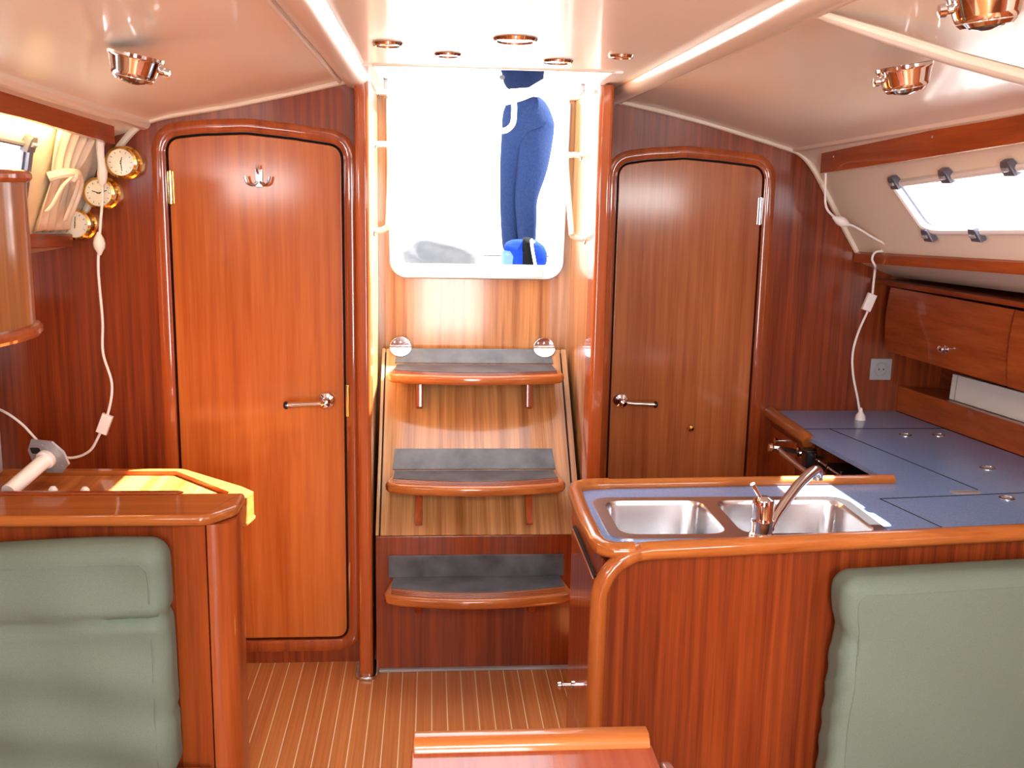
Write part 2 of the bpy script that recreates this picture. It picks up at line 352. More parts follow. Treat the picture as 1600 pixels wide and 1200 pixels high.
def door(name, label, outl, Y, mat, hinge_x, hinge_z, knob, direction):
    d = thing(name, label, kind='structure', loc=(outl[0][0], Y, 0.09))
    obj('door_panel', prism(B(), [(x, Y+0.001, z) for x, z in outl], (0, 0.024, 0), 0.003), mat, d)
    obj('door_back', prism(B(), [(x, Y+0.0285, z) for x, z in offset(outl, 0.03)], (0, 0.004, 0)), 'gap', d)
    obj('door_frame', tube(B(), [(x, Y-0.001, z) for x, z in offset(outl, 0.028)], 0.021, 10, closed=True, flat=0.34, up=(0, -1, 0)), 'trim_z', d)
    for hz in hinge_z:
        h = B(); box(h, hinge_x-0.010, hinge_x+0.010, Y-0.006, Y+0.002, hz-0.05, hz+0.05, 0.002)
        tube(h, [(hinge_x, Y-0.008, hz-0.05), (hinge_x, Y-0.008, hz+0.05)], 0.006, 8)
        ho = obj('hinge', h, 'brass' if name == 'door_1' else 'steel', d)
        for k in (-0.035, -0.012, 0.012, 0.035):
            obj('screw', lathe(B(), [(0.004, 0), (0.003, 0.002)], (hinge_x+0.006*direction, Y-0.006, hz+k), (0, -1, 0), 8), 'steel', ho)
    kx, kz = knob
    hd = obj('handle', lathe(B(), [(0.030, 0), (0.030, 0.004), (0.025, 0.012), (0.014, 0.016), (0.013, 0.045), (0.016, 0.05), (0.012, 0.058), (0.001, 0.06)], (kx, Y, kz), (0, -1, 0), 20), 'chrome', d)
    p = [(kx+direction*0.008, Y-0.045, kz), (kx+direction*0.03, Y-0.047, kz-0.002), (kx+direction*0.075, Y-0.048, kz-0.004), (kx+direction*0.108, Y-0.048, kz-0.006), (kx+direction*0.118, Y-0.048, kz-0.006)]
    obj('lever', tube(B(), p, [0.009, 0.0085, 0.009, 0.0105, 0.0105], 12), 'chrome', hd)
    obj('lever_tip', lathe(B(), [(0.0125, 0), (0.0135, 0.006), (0.010, 0.012), (0.001, 0.014)], p[-1], (direction, 0, -0.03), 12), 'black', hd)
    return d
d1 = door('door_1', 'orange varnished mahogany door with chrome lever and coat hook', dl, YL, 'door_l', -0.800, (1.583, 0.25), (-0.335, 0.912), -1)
hk = B(); box(hk, -0.542, -0.520, YL-0.006, YL+0.001, 1.588, 1.645, 0.003)
for s in (-1, 1):
    tube(hk, smooth_path([(-0.531+s*0.004, YL-0.006, 1.605), (-0.531+s*0.018, YL-0.022, 1.595), (-0.531+s*0.032, YL-0.034, 1.602), (-0.531+s*0.037, YL-0.036, 1.622)], 4), 0.0042, 8)
tube(hk, smooth_path([(-0.531, YL-0.006, 1.63), (-0.531, YL-0.03, 1.635), (-0.531, YL-0.036, 1.655)], 4), 0.004, 8)
obj('coat_hook', hk, 'steel', d1)
sp = B(); box(sp, -0.2715, -0.262, YL-0.010, YL-0.004, 0.86, 0.965, 0.002); obj('strike_plate', sp, 'brass', d1)
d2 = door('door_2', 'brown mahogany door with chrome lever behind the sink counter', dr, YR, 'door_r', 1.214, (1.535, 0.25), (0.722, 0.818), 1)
lathe_b = lathe(B(), [(0.012, 0), (0.014, 0.006), (0.011, 0.018), (0.001, 0.02)], (0.995, YR, 0.712), (0, -1, 0), 14)
obj('door_catch', lathe_b, 'brass', d2)

# companionway walls, posts and the window-like opening
def cw(name, bm, mat, label): return tag(obj(name, bm, mat, recentre=False), label, kind='structure')
def side_wall(x0, x1, yf): return box(B(), x0, x1, yf, 4.0, 0.0, 1.918)
cw('wall_companionway_left', side_wall(-0.215, CX0, 3.2), 'honey_z', 'honey mahogany lining on the port side of the companionway')
cw('wall_companionway_right', side_wall(CX1, 0.545, 3.235), 'honey_z', 'honey mahogany lining on the starboard side of the companionway')
bk = B(); outl = [(CX0, 0.0), (CX1, 0.0), (CX1, 1.93), (0.497, 1.93), (0.497, 1.40), (0.492, 1.33), (0.446, 1.285), (-0.088, 1.285), (-0.14, 1.33), (-0.15, 1.40), (-0.155, 1.93), (CX0, 1.93)]
holed(bk, outl, [], lambda x, z: (x, YW-0.002, z), (0, 0.03, 0)); cw('wall_companionway_back', bk, 'honey_z', 'striped honey mahogany panel under the companionway opening')
def post(x0, x1, y0, y1, base):
    bm = B(); prism(bm, [(x, y, base) for x, y in rrect(x0, x1, y0, y1, 0.014, 5)], (0, 0, 1.917-base)); return bm
p1 = tag(obj('trim_1', post(-0.228, CX0+.006, 3.165, 3.30, 0.0), 'trim_z', recentre=False), 'rounded mahogany post between the orange door and the companionway ladder', kind='structure')
ring = B(); prism(ring, [(x, y, 0.0002) for x, y in rrect(-0.242, CX0+0.020, 3.15, 3.292, 0.03)], (0, 0, 0.012), 0.003); obj('foot_ring', ring, 'steel', p1)
p2 = tag(obj('trim_2', post(CX1-.006, 0.560, 3.21, 3.34, 0.0), 'trim_z', recentre=False), 'rounded mahogany post between the brown door and the companionway ladder', kind='structure')
cw('wall_galley_side', box(B(), 0.546, 0.558, 3.341, YR, 0.0, 1.918), 'dark_z', 'dark mahogany panel between the right post and the door')
d3 = thing('door_3', 'white aluminium companionway frame with rounded lower corners', kind='structure', loc=(0.17, YW-0.02, 1.27))
def ushape(d):
    q = [(-0.156+d, 1.905), (-0.152+d, 1.6), (-0.146+d, 1.36), (-0.137+d, 1.322+d*0.6), (-0.115+d*0.8, 1.288+d*0.8), (-0.085+d*0.5, 1.272+d), (0.17, 1.272+d)]
    return q
def frame_loop(t=0.0):
    lo = [(-0.156+t, 1.905), (-0.152+t, 1.60), (-0.147+t, 1.38)]; arc = [(-0.146+0.062-(0.062-t)*math.cos(a), 1.336-(0.062-t)*math.sin(a)) for a in [k*PI/16 for k in range(0, 9)]]
    li = lo+arc; ri = [(0.342-x, z) for x, z in li[::-1]]; return li+ri
fl = frame_loop()
fo = [(x, z) for x, z in fl]
fi = frame_loop(0.044)
fr = B(); n = len(fo)
va = [[fr.verts.new((x, YW-0.022, z)) for x, z in fo], [fr.verts.new((x, YW-0.022, z)) for x, z in fi], [fr.verts.new((x, YW+0.06, z)) for x, z in fi], [fr.verts.new((x, YW+0.06, z)) for x, z in fo]]
for i in range(n-1):
    for a, b in ((0, 1), (1, 2), (2, 3), (3, 0)): fr.faces.new((va[a][i], va[a][i+1], va[b][i+1], va[b][i]))
obj('frame', fr, 'alu', d3)
se = B(); tube(se, [(x, YW-0.016, z) for x, z in fo], 0.006, 6); obj('gasket', se, 'greyplas', d3)
sl = B(); box(sl, -0.075, 0.415, YW-0.034, YW-0.021, 1.278, 1.306, 0.003); obj('sill_strip', sl, 'alu', d3)
# white coaming of the sliding hatch, both sides and the forward lip
cm = thing('trim_3', 'white hatch coaming over the companionway', kind='structure', loc=(0.17, 3.3, 1.92))
for x0, x1 in ((-0.188, -0.15), (0.494, 0.53)):
    b = B(); box(b, x0, x1, 2.90, 3.86, 1.915, 1.985, 0.006); obj('side_rail', b, 'gel', cm)
    b = B(); xm = -0.146 if x0 < 0 else 0.484; box(b, xm-0.004, xm+0.010, 3.0, 3.82, 1.935, 1.945, 0.002); obj('slide_channel', b, 'alu', cm)
    b = B(); box(b, xm-0.004, xm+0.010, 3.40, 3.46, 1.905, 1.935, 0.002); obj('catch', b, 'greyplas', cm)
b = B(); box(b, -0.16, 0.505, 2.885, 2.905, 1.917, 1.985, 0.006); obj('front_lip', b, 'creamtrim', cm)

# hull linings with the portlights
def Lt(Y): d = 3.295-Y; return Vector((-(0.985+.08*min(d, 2.2)), Y, 1.725+.055*min(d, 2.2)))
def Lb(Y): d = 3.295-Y; return Vector((-(1.10+.09*min(d, 2.2)), Y, 1.43+.03*min(d, 2.2)))
def Rt(Y): d = 3.76-Y; return Vector((1.405+.085*min(d, 2.2), Y, 1.70+.043*min(d, 2.2)))
def Rb(Y): d = 3.76-Y; return Vector((1.60+.09*min(d, 2.2), Y, 1.387+.03*min(d, 2.2)))
def fL(Y, v): return Lt(Y).lerp(Lb(Y), v)
def fR(Y, v): return Rt(Y).lerp(Rb(Y), v)
portR = round_poly([(3.272, 0.255), (3.215, 0.725), (2.52, 0.70), (2.56, 0.20)], [0.03, 0.10, 0.05, 0.04], 5)
portL = round_poly([(2.835, 0.20), (2.90, 0.70), (2.05, 0.68), (2.00, 0.19)], [0.03, 0.06, 0.05, 0.04], 5)
port4 = round_poly([(0.58, 0.22), (0.62, 0.70), (-0.58, 0.70), (-0.55, 0.22)], [0.03, 0.06, 0.05, 0.04], 5)  # outline shared by the two added ports
# the corner radius lives in a stretched (Y, v) space, so keep it modest
def lining(name, fn, Y0, hole, label, s):
    o = obj(name, holed(B(), [(Y0, 0), (Y0, 1), (1.6, 1), (1.6, 0)], [hole], fn), 'lining', recentre=False); tag(o, label, kind='structure')
    obj('fore_lining', holed(B(), [(1.6, 0), (1.6, 1), (-1.4, 1), (-1.4, 0)], [port4], fn), 'lining', o)
    b = B(); Bt = Lb if s < 0 else Rb; XX = -1.62 if s < 0 else 2.14
    obj('side_ledge', grid(b, [[Bt(Y), Vector((XX, Y, Bt(Y).z-0.02))] for Y in (Y0, 2.6, 1.6, -1.4)]), 'cream', o, ang=1.2)
    b = B(); box(b, min(XX, XX+s*.02), max(XX, XX+s*.02), -1.4, Y0+.03, 0.0, 1.50)
    tag(obj(name+'_lower', b, 'trim_y', recentre=False), 'mahogany panelling low on the '+('left' if s < 0 else 'right')+' hull side', kind='structure')
    return o
lining('wall_left', fL, 3.295, portL, 'cream lining on the left hull side', -1)
lining('wall_right', fR, 3.76, portR, 'cream lining on the right hull side', 1)
cw('wall_forward', holed(B(), [(-1.75, 0.0), (2.22, 0.0), (2.22, 2.0), (-1.75, 2.0)], [rrect(-0.13, 0.47, 0.22, 1.78, 0.07)], lambda x, z: (x, -1.4, z), (0, -0.03, 0)), 'dark_z', 'mahogany forward bulkhead of the saloon')
fd = thing('added_doorway', 'added unseen doorway around the fill lamp in the forward bulkhead', kind='structure', loc=(0.17, -1.4, 0))  # opening added to frame the frontal fill lamp
obj('doorway_frame', tube(B(), [(x, -1.385, z) for x, z in rrect(-0.15, 0.49, 0.20, 1.80, 0.08)], 0.022, 8, closed=True), 'trim_z', fd)
def port(name, label, fn, hole, ctop, cbot, s):
    nrm = (fn(2.5, 1)-fn(2.5, 0)).cross(Vector((0, 1, 0))).normalized()
    if nrm.x*s > 0: nrm = -nrm          # points into the cabin
    c = fn(2.7, 0.45); wdw = thing(name, label, kind='structure', loc=c)
    fb = B(); hp = [fn(*q)+nrm*0.004 for q in hole]; tube(fb, hp, 0.012 if s > 0 else 0.009, 8, closed=True); obj('frame', fb, 'white' if s > 0 else 'clamp', wdw)
    pb = B(); pts = [fn(*q)-nrm*0.03 for q in hole]; prism(pb, pts, -nrm*0.006); obj('pane', pb, 'pane', wdw)
    rb = B(); grid(rb, [[fn(*q) for q in hole+hole[:1]], [fn(*q)-nrm*0.05 for q in hole+hole[:1]]]); obj('reveal', rb, 'gel', wdw)
    rb = B(); tube(rb, [fn(*q)-nrm*0.012 for q in hole], 0.006, 6, closed=True); obj('gasket', rb, 'clamp', wdw)
    for (Y, v) in ctop+cbot:
        p = fn(Y, v); a = (fn(Y, 1)-fn(Y, 0)).normalized(); cb = B()
        ex = Vector((0, 1, 0))*0.028
        prism(cb, [p+a*0.022-ex, p+a*0.022+ex, p-a*0.010+ex*0.9, p-a*0.022+ex*0.55, p-a*0.022-ex*0.55, p-a*0.010-ex*0.9], nrm*0.022, 0.004)
        co = obj('clamp', cb, 'clamp', wdw)
        cb = B(); tube(cb, [p+nrm*0.022-ex*0.5, p+nrm*0.026, p+nrm*0.022+ex*0.5], 0.006, 8); obj('clamp_knob', cb, 'greyplas', co)
    return wdw
port('window_1', 'slim port light above the nav desk beside the tied curtain', fL, portL, [(2.81, 0.185), (2.45, 0.17)], [(2.7, 0.72)], -1)
port('window_2', 'slim port light over the galley with dark clamps', fR, portR, [(3.245, 0.23), (2.955, 0.21), (2.66, 0.19)], [(3.20, 0.745), (2.945, 0.73), (2.66, 0.72)], 1)

port('added_port_starboard', 'added unseen port light on the saloon side opposite the chart desk side', fR, port4, [(0.3, 0.2)], [(0.0, 0.73)], 1)  # added out of view to house the starboard fill lamp
port('added_port_side', 'added unseen port light on the saloon side forward of the hanging locker', fL, port4, [(0.3, 0.2)], [(0.0, 0.73)], -1)  # its twin, added for the fill lamp on the port side

# wooden valances under the ceiling edge
def valance(name, pts, th, label):
    b = B(); n = len(pts); s = 1 if pts[0][0] > 0 else -1
    for i in range(n-1):
        pass
    rows = []
    for (x, y, z0, z1) in pts:
        rows.append([(x, y, z0), (x, y, z1), (x+s*th, y, z1), (x+s*th, y, z0), (x, y, z0)])
    grid(b, rows)
    for row in (rows[0], rows[-1]): b.faces.new([b.verts.new(Vector(p)) for p in row[:4]])
    bmesh.ops.remove_doubles(b, verts=b.verts[:], dist=1e-5)
    return tag(obj(name, b, 'trim_y', recentre=False), label, kind='structure')
valance('trim_4', [(-0.925, 3.17, 1.706, 1.785), (-0.962, 2.6, 1.742, 1.832), (-1.0, 2.0, 1.765, 1.87), (-1.05, 0.6, 1.78, 1.89)], 0.018, 'dark mahogany valance board hiding the lit strip lamp')
vr = valance('trim_5', [(1.372, 3.60, 1.673, 1.742), (1.40, 3.0, 1.703, 1.775), (1.425, 2.4, 1.735, 1.812), (1.46, 1.2, 1.76, 1.84)], 0.018, 'mahogany valance board above the galley port light')
for y, x, z in ((3.5, 1.3765, 1.728), (2.86, 1.4055, 1.765)):
    obj('screw', lathe(B(), [(0.004, 0), (0.003, 0.002)], (x, y, z), (-1, 0, 0), 8), 'steel', vr)

# ================================================================== COMPANIONWAY LADDER
lad = thing('companionway_ladder', 'varnished mahogany companionway ladder with three grey antislip treads', 'ladder', loc=(0.165, 3.3, 0))
LX0, LX1 = -0.176, 0.506
b = B(); box(b, LX0, LX1, 3.222, 3.245, 0.0, 0.472, 0.003); obj('lower_riser', b, 'dark_z', lad)
b = B(); box(b, LX0+0.01, LX1-0.01, 3.206, 3.222, 0.0005, 0.010, 0.002); obj('floor_seal', b, 'greyplas', lad)
S0, S1 = Vector((0, 3.222, 0.476)), Vector((0, 3.757, 1.012)); sn = Vector((0, -(S1-S0).z, (S1-S0).y)).normalized()
def slope(x0, x1, off, th, bev=0.002, t0=0.0, t1=1.0):
    a = S0.lerp(S1, t0)+sn*off; c = S0.lerp(S1, t1)+sn*off; bm = B()
    prism(bm, [(x0, a.y, a.z), (x1, a.y, a.z), (x1, c.y, c.z), (x0, c.y, c.z)], -sn*th, bev); return bm
obj('sloped_panel', slope(-0.160, 0.482, 0.0, 0.016), 'honey_s', lad)
for x0, x1 in ((LX0, -0.165), (0.487, LX1)):
    obj('side_strip', slope(x0, x1, 0.003, 0.02), 'honey_s', lad)
for x0, x1 in ((-0.165, -0.160), (0.482, 0.487)):
    obj('seam', slope(x0, x1, -0.006, 0.005, 0), 'gap', lad)
b = B(); box(b, LX0, LX1, 3.752, 3.776, 0.985, 1.008, 0.002); obj('top_rail', b, 'honey_x', lad)
def step(xl, xr, zt, yb, yf, bulge, pad_top, sloped, bz):
    """tread with a bowed front; the rubber mat folds up the panel behind it"""
    xc = (xl+xr)/2
    def front(t, d): return yf + d + bulge*(2*t-1)**2
    N = 14; fr_ = [(xl+(xr-xl)*i/N, front(i/N, 0)) for i in range(N+1)]
    fr_ = [(xl-0.004, fr_[0][1]+0.03)]+[(xl+0.006, fr_[0][1]+0.006)]+fr_[1:-1]+[(xr-0.006, fr_[-1][1]+0.006)]+[(xr+0.004, fr_[-1][1]+0.03)]
    outl = fr_+[(xr-0.018, yb), (xl+0.018, yb)]
    b = B(); prism(b, [(x, y, zt-0.036) for x, y in outl], (0, 0, 0.034), 0.012, 3); tr = obj('tread', b, 'rail', lad)
    fr2 = [(xl+0.018+(xr-xl-0.036)*i/N, front(i/N, 0.062)) for i in range(N+1)]
    b = B(); prism(b, [(x, y, zt-0.003) for x, y in fr2+[(xr-0.022, yb-0.001), (xl+0.022, yb-0.001)]], (0, 0, 0.004), 0.0015); obj('rubber_mat', b, 'tread', tr)
    for k in range(3):
        d = 0.020+0.013*k
        g = [(xl+0.02+(xr-xl-0.04)*i/N, front(i/N, d), zt-0.0018) for i in range(N+1)]
        obj('groove', tube(B(), g, 0.0022, 6), 'dark_x', tr)
    if sloped:
        t = (zt-S0.z)/(S1.z-S0.z); a = S0.lerp(S1, t)+sn*0.0035; c = a+(S1-S0).normalized()*pad_top
        b = B(); pl = [(xl+0.014, a), (xr-0.014, a), (xr-0.020, c), (xl+0.020, c)]
        prism(b, [(x, q.y, q.z) for x, q in pl], -sn*0.004, 0.001)
    else:
        b = B(); box(b, xl+0.006, xr-0.010, yb-0.006, yb+0.001, zt, zt+pad_top, 0.002)
    obj('back_mat', b, 'tread', tr)
    for x in (xl+0.105, xr-0.115):
        b = B()
        if sloped:
            a = S0.lerp(S1, (zt-0.04-S0.z)/(S1.z-S0.z)); c = S0.lerp(S1, (zt-bz-S0.z)/(S1.z-S0.z))
            prof = [(a.y, a.z+0.004), (yf+0.09, zt-0.034), (yf+0.10, zt-0.05), (c.y-0.018, c.z+0.012), (c.y, c.z)]
        else:
            prof = [(yb, zt-0.034), (yf+0.09, zt-0.034), (yf+0.10, zt-0.05), (yb-0.02, zt-bz+0.01), (yb, zt-bz)]
        prism(b, [(x-0.012, y, z) for y, z in prof], (0.024, 0, 0), 0.004); obj('bracket', b, 'trim_z', lad)
step(-0.140, 0.457, 0.333, 3.221, 3.020, 0.045, 0.075, False, 0.13)
step(-0.140, 0.447, 0.650, 3.385, 3.190, 0.040, 0.082, True, 0.15)
step(-0.142, 0.468, 0.965, 3.695, 3.460, 0.045, 0.066, True, 0.14)

for x in (-0.109, 0.425):
    p = S1+Vector((x, 0, 0))+sn*0.003; h = B()
    prism(h, [p+Vector((0.040*math.cos(a), 0, 0))+(S1-S0).normalized()*(0.040*math.sin(a)) for a in [PI+k*PI/12 for k in range(13)]], sn*0.004, 0.001)
    prism(h, [Vector((x, 3.774, 1.014))+Vector((0.040*math.cos(a), 0, 0.040*math.sin(a))) for a in [k*PI/12 for k in range(13)]], (0, -0.004, 0), 0.001)
    tube(h, [(x-0.04, 3.764, 1.016), (x+0.04, 3.764, 1.016)], 0.006, 8)
    ho = obj('round_hinge', h, 'chrome', lad)
    for dx in (-0.022, 0.0, 0.022):
        obj('screw', lathe(B(), [(0.004, 0), (0.003, 0.002)], (x+dx, 3.770, 1.034), (0, -1, 0), 8), 'steel', ho)

# grab rails on the companionway walls
def grab(x, y0, y1, z0, z1, s, label):
    p = smooth_path([(x, y0, z1), (x+s*0.035, y0, z1+0.002), (x+s*0.05, y0+0.02, z1-0.02), (x+s*0.05, y1-0.01, z0+0.04), (x+s*0.045, y1, z0+0.012), (x+s*0.028, y1, z0), (x, y1, z0-0.004)], 6)
    g = thing('grab_rail', label, 'handrail', loc=(x, y0, z0)); obj('rail', tube(B(), p, 0.0095, 10), 'white', g)
    for q in (p[0], p[-1]): obj('flange', lathe(B(), [(0.018, 0), (0.017, 0.004), (0.011, 0.006)], q-Vector((0, 0, 0)), (s, 0, 0), 14), 'steel', g)
grab(CX1, 3.60, 3.46, 1.44, 1.715, -1, 'white grab rail on the companionway wall nearer the galley')
grab(CX0, 3.62, 3.50, 1.455, 1.738, 1, 'white grab rail on the companionway wall nearer the orange door')

# ================================================================== GALLEY
wt = thing('galley_worktop', 'L shaped blue laminate worktop edged with orange mahogany fiddle rails', 'worktop', loc=(0.9, 2.5, 0.75))
out = round_poly([(0.396, 2.216), (2.02, 2.396), (1.99, 2.6), (1.907, 3.055), (1.80, 3.757), (1.305, 3.757), (1.300, 3.33), (1.345, 2.782), (0.415, 2.742)], [0.05, 0, 0, 0, 0, 0, 0, 0, 0.05], 5)
sink_hole = rrect(0.445, 1.125, 2.315, 2.625, 0.06)
obj('laminate', holed(B(), out, [sink_hole], lambda x, y: (x, y, 0.78), (0, 0, -0.014)), 'blue', wt)
def rail(path, r, mat, flat=1.0, name='fiddle_rail'): return obj(name, tube(B(), path, r, 12, flat=flat, up=(0, 0, 1)), mat, wt)
# front rail runs along the counter, turns down at the corner and becomes the panel's edge post
def P2(t): return Vector((0.385, 2.203, 0)).lerp(Vector((2.02, 2.383, 0)), t)
c0 = Vector((0.390, 2.203, 0))
path = [P2(1)+Vector((0, 0, .785)), P2(.6)+Vector((0, 0, .785)), P2(.2)+Vector((0, 0, .785)), P2(.075)+Vector((0, 0, .785))]
for k in range(1, 9):
    a = k*PI/16; path.append(Vector((0.390+0.115*(1-math.sin(a)), 2.203+0.0127*(1-math.sin(a)), .785-0.115*(1-math.cos(a)))))
path += [Vector((0.3895, 2.2025, 0.5)), Vector((0.389, 2.202, 0.012))]
rail([p for p in path[:5]], 0.022, 'rail')
rail([(0.470, 2.214, .787), (0.425, 2.214, .787), (0.402, 2.232, .787), (0.392, 2.27, .787), (0.390, 2.45, .787), (0.396, 2.66, .787), (0.405, 2.715, .787), (0.44, 2.737, .787), (0.50, 2.743, .787)], 0.020, 'rail_y')
rail([(0.49, 2.743, .787), (0.8, 2.757, .787), (1.2, 2.775, .787), (1.345, 2.781, .787)], 0.017, 'rail')
rail([(1.303, 3.755, .772), (1.298, 3.5, .772), (1.295, 3.34, .772), (1.298, 3.325, .765)], 0.024, 'rail_y', name='front_edge')
# lid seams and flush fittings set into the worktop
def seam(p, q): obj('lid_seam', tube(B(), [(*p, .7803), (*q, .7803)], 0.0015, 6), 'gap', wt)
seam((1.235, 2.62), (1.30, 2.33)); seam((1.235, 2.62), (1.95, 2.70)); seam((1.42, 3.45), (1.56, 2.70)); seam((1.30, 3.45), (1.86, 3.46))
for x, y, r in ((1.655, 3.36, 0.022), (1.775, 3.36, 0.022), (1.715, 2.93, 0.024), (1.60, 2.62, 0.022)):
    ft = obj('flush_ring', lathe(B(), [(r, 0), (r, 0.002), (r-0.005, 0.003), (r-0.006, 0.001)], (x, y, .7802), (0, 0, 1), 20, cap=False), 'steel', wt)
    obj('finger_disc', lathe(B(), [(r-0.007, 0), (r-0.008, 0.0015)], (x, y, .7802), (0, 0, 1), 16), 'greyplas', ft)
b = B(); prism(b, [(x, y, .7802) for x, y in rrect(1.465, 1.55, 2.655, 2.69, 0.012)], (0, 0, 0.003), 0.001); sl_ = obj('slot_handle', b, 'greyplas', wt)
b = B(); box(b, 1.475, 1.54, 2.662, 2.667, .783, .786, 0.001); obj('slot_lip', b, 'steel', sl_)

# cabinet under the sink
gc = thing('sink_cabinet', 'dark mahogany peninsula cabinet under the double sink', 'cabinet', loc=(0.9, 2.45, 0))
A, Bq = Vector((0.405, 2.225, 0)), Vector((2.0, 2.405, 0)); nn = Vector((0.18, -1.595, 0)).normalized()
b = B(); prism(b, [A+Vector((0, 0, 0.001)), Bq+Vector((0, 0, 0.001)), Bq+Vector((0, 0, .757)), A+Vector((0, 0, .757))], -nn*0.02, 0.002); obj('front_panel', b, 'dark_z', gc)
obj('edge_post', tube(B(), path[3:], 0.021, 12, up=(0, -1, 0)), 'rail_z', gc)
b = B(); box(b, 0.400, 0.425, 2.243, 2.735, 0.001, 0.757, 0.006); sp_ = obj('end_panel', b, 'trim_z', gc)
b = B(); box(b, 0.430, 1.30, 2.715, 2.735, 0.001, 0.757, 0.002); obj('aft_panel', b, 'dark_z', gc)
b = B(); box(b, 0.388, 0.401, 2.29, 2.66, 0.660, 0.690, 0.004); gp = obj('drawer_pull', b, 'trim_y', gc)
b = B(); box(b, 0.392, 0.399, 2.29, 2.66, 0.690, 0.697, 0.001); obj('pull_shadow_gap', b, 'gap', gp)
b = lathe(B(), [(0.013, 0), (0.013, 0.004), (0.006, 0.006), (0.006, 0.03), (0.011, 0.034), (0.010, 0.042), (0.001, 0.044)], (0.3995, 2.62, 0.245), (-1, 0, 0), 14); obj('push_catch', b, 'chrome', gc)

# double sink
sk = thing('double_sink', 'stainless steel double bowl sink let into the worktop', 'sink', loc=(0.785, 2.47, .78))
bl, brr = rrect(0.462, 0.728, 2.335, 2.605, 0.05, 6), rrect(0.764, 1.108, 2.335, 2.605, 0.05, 6)
obj('rim', holed(B(), rrect(0.432, 1.138, 2.303, 2.637, 0.06, 6), [bl, brr], lambda x, y: (x, y, .7835), (0, 0, -0.0035)), 'steel', sk)
def bowl(x0, x1, y0, y1):
    cx, cy = (x0+x1)/2, (y0+y1)/2; base = rrect(x0, x1, y0, y1, 0.05, 6); rows = []
    for s, z in ((1, .7835), (.985, .779), (.965, .77), (.93, .66), (.90, .635), (.82, .625), (.12, .622)):
        rows.append([(cx+(x-cx)*s, cy+(y-cy)*s, z) for x, y in base+base[:1]])
    bm = B(); grid(bm, rows); bmesh.ops.remove_doubles(bm, verts=bm.verts[:], dist=1e-6); return bm, cx, cy
for a in ((0.462, 0.728, 2.335, 2.605), (0.764, 1.108, 2.335, 2.605)):
    bm, cx, cy = bowl(*a); bo = obj('bowl', bm, 'steel', sk, ang=1.0)
    obj('drain', lathe(B(), [(0.034, 0.0), (0.032, 0.004), (0.02, 0.005), (0.018, 0.001)], (cx, cy, .6225), (0, 0, 1), 18), 'chrome', bo)
# mixer tap
tp = thing('mixer_tap', 'chrome mixer tap with a swung spout and stick lever', 'tap', loc=(0.806, 2.332, .7835))
obj('tap_body', lathe(B(), [(0.030, 0), (0.030, 0.004), (0.026, 0.008), (0.026, 0.030), (0.0285, 0.034), (0.0285, 0.040), (0.026, 0.044), (0.0275, 0.078), (0.024, 0.090), (0.012, 0.096), (0.001, 0.097)], (0.806, 2.325, .7837), (0, 0, 1), 24), 'chrome', tp)
obj('lever', tube(B(), [(0.800, 2.322, .872), (0.785, 2.318, .895), (0.772, 2.314, .915)], [0.005, 0.0048, 0.006], 10), 'chrome', tp)
obj('spout', tube(B(), smooth_path([(0.826, 2.326, .800), (0.855, 2.36, .826), (0.93, 2.44, .870), (0.985, 2.49, .893), (1.004, 2.505, .893), (1.010, 2.51, .880)], 5), [0.012]*6+[0.0135]*14+[0.015]*6, 14), 'chrome', tp)
obj('aerator', lathe(B(), [(0.013, 0), (0.013, 0.014), (0.009, 0.015)], (1.010, 2.51, .868), (0, 0, 1), 14), 'steel', tp)

# corner cabinet aft of the cooker
cc = thing('corner_cabinet', 'red mahogany corner cabinet between the door and the cooker', 'cabinet', loc=(1.55, 3.55, 0))
b = B(); box(b, 1.315, 1.335, 3.36, 3.756, 0.001, 0.756, 0.002); obj('front_panel', b, 'trim_z', cc)
b = B(); box(b, 1.336, 1.80, 3.34, 3.358, 0.001, 0.756, 0.002); obj('side_panel', b, 'dark_z', cc)
b = B(); box(b, 1.304, 1.3145, 3.47, 3.74, 0.10, 0.725, 0.004); dr_ = obj('cabinet_door', b, 'trim_z', cc)
obj('knob', lathe(B(), [(0.006, 0), (0.006, 0.018), (0.012, 0.022), (0.012, 0.030), (0.001, 0.034)], (1.304, 3.60, 0.70), (-1, 0, 0), 14), 'chrome', dr_)
# cooker slung in the bay, its pan rail and the steel crash bar in front
ck = thing('gimballed_cooker', 'black and steel gimballed cooker under the worktop lid', 'cooker', loc=(1.58, 3.06, 0.2))
b = B(); box(b, 1.318, 1.76, 2.84, 3.30, 0.22, 0.70, 0.01); obj('oven_body', b, 'black', ck)
b = B(); box(b, 1.300, 1.318, 2.85, 3.29, 0.26, 0.60, 0.008); od = obj('oven_door', b, 'steel', ck)
b = B(); box(b, 1.297, 1.301, 2.90, 3.24, 0.33, 0.52, 0.003); obj('oven_glass', b, 'black', od)
obj('door_handle', tube(B(), [(1.298, 2.88, .575), (1.278, 2.9, .575), (1.278, 3.24, .575), (1.298, 3.26, .575)], 0.007, 8), 'chrome', od)
b = B(); box(b, 1.300, 1.318, 2.85, 3.29, 0.605, 0.70, 0.006); cp = obj('control_panel', b, 'steel', ck)
for y in (2.92, 3.0, 3.08, 3.16): obj('gas_knob', lathe(B(), [(0.016, 0), (0.014, 0.016), (0.001, 0.018)], (1.300, y, .655), (-1, 0, 0), 14), 'black', cp)
obj('pan_rail', tube(B(), smooth_path([(1.34, 3.285, .722), (1.306, 3.275, .722), (1.302, 3.2, .722), (1.302, 2.9, .722), (1.306, 2.86, .722), (1.34, 2.85, .722)], 4), 0.004, 8), 'steel', ck)
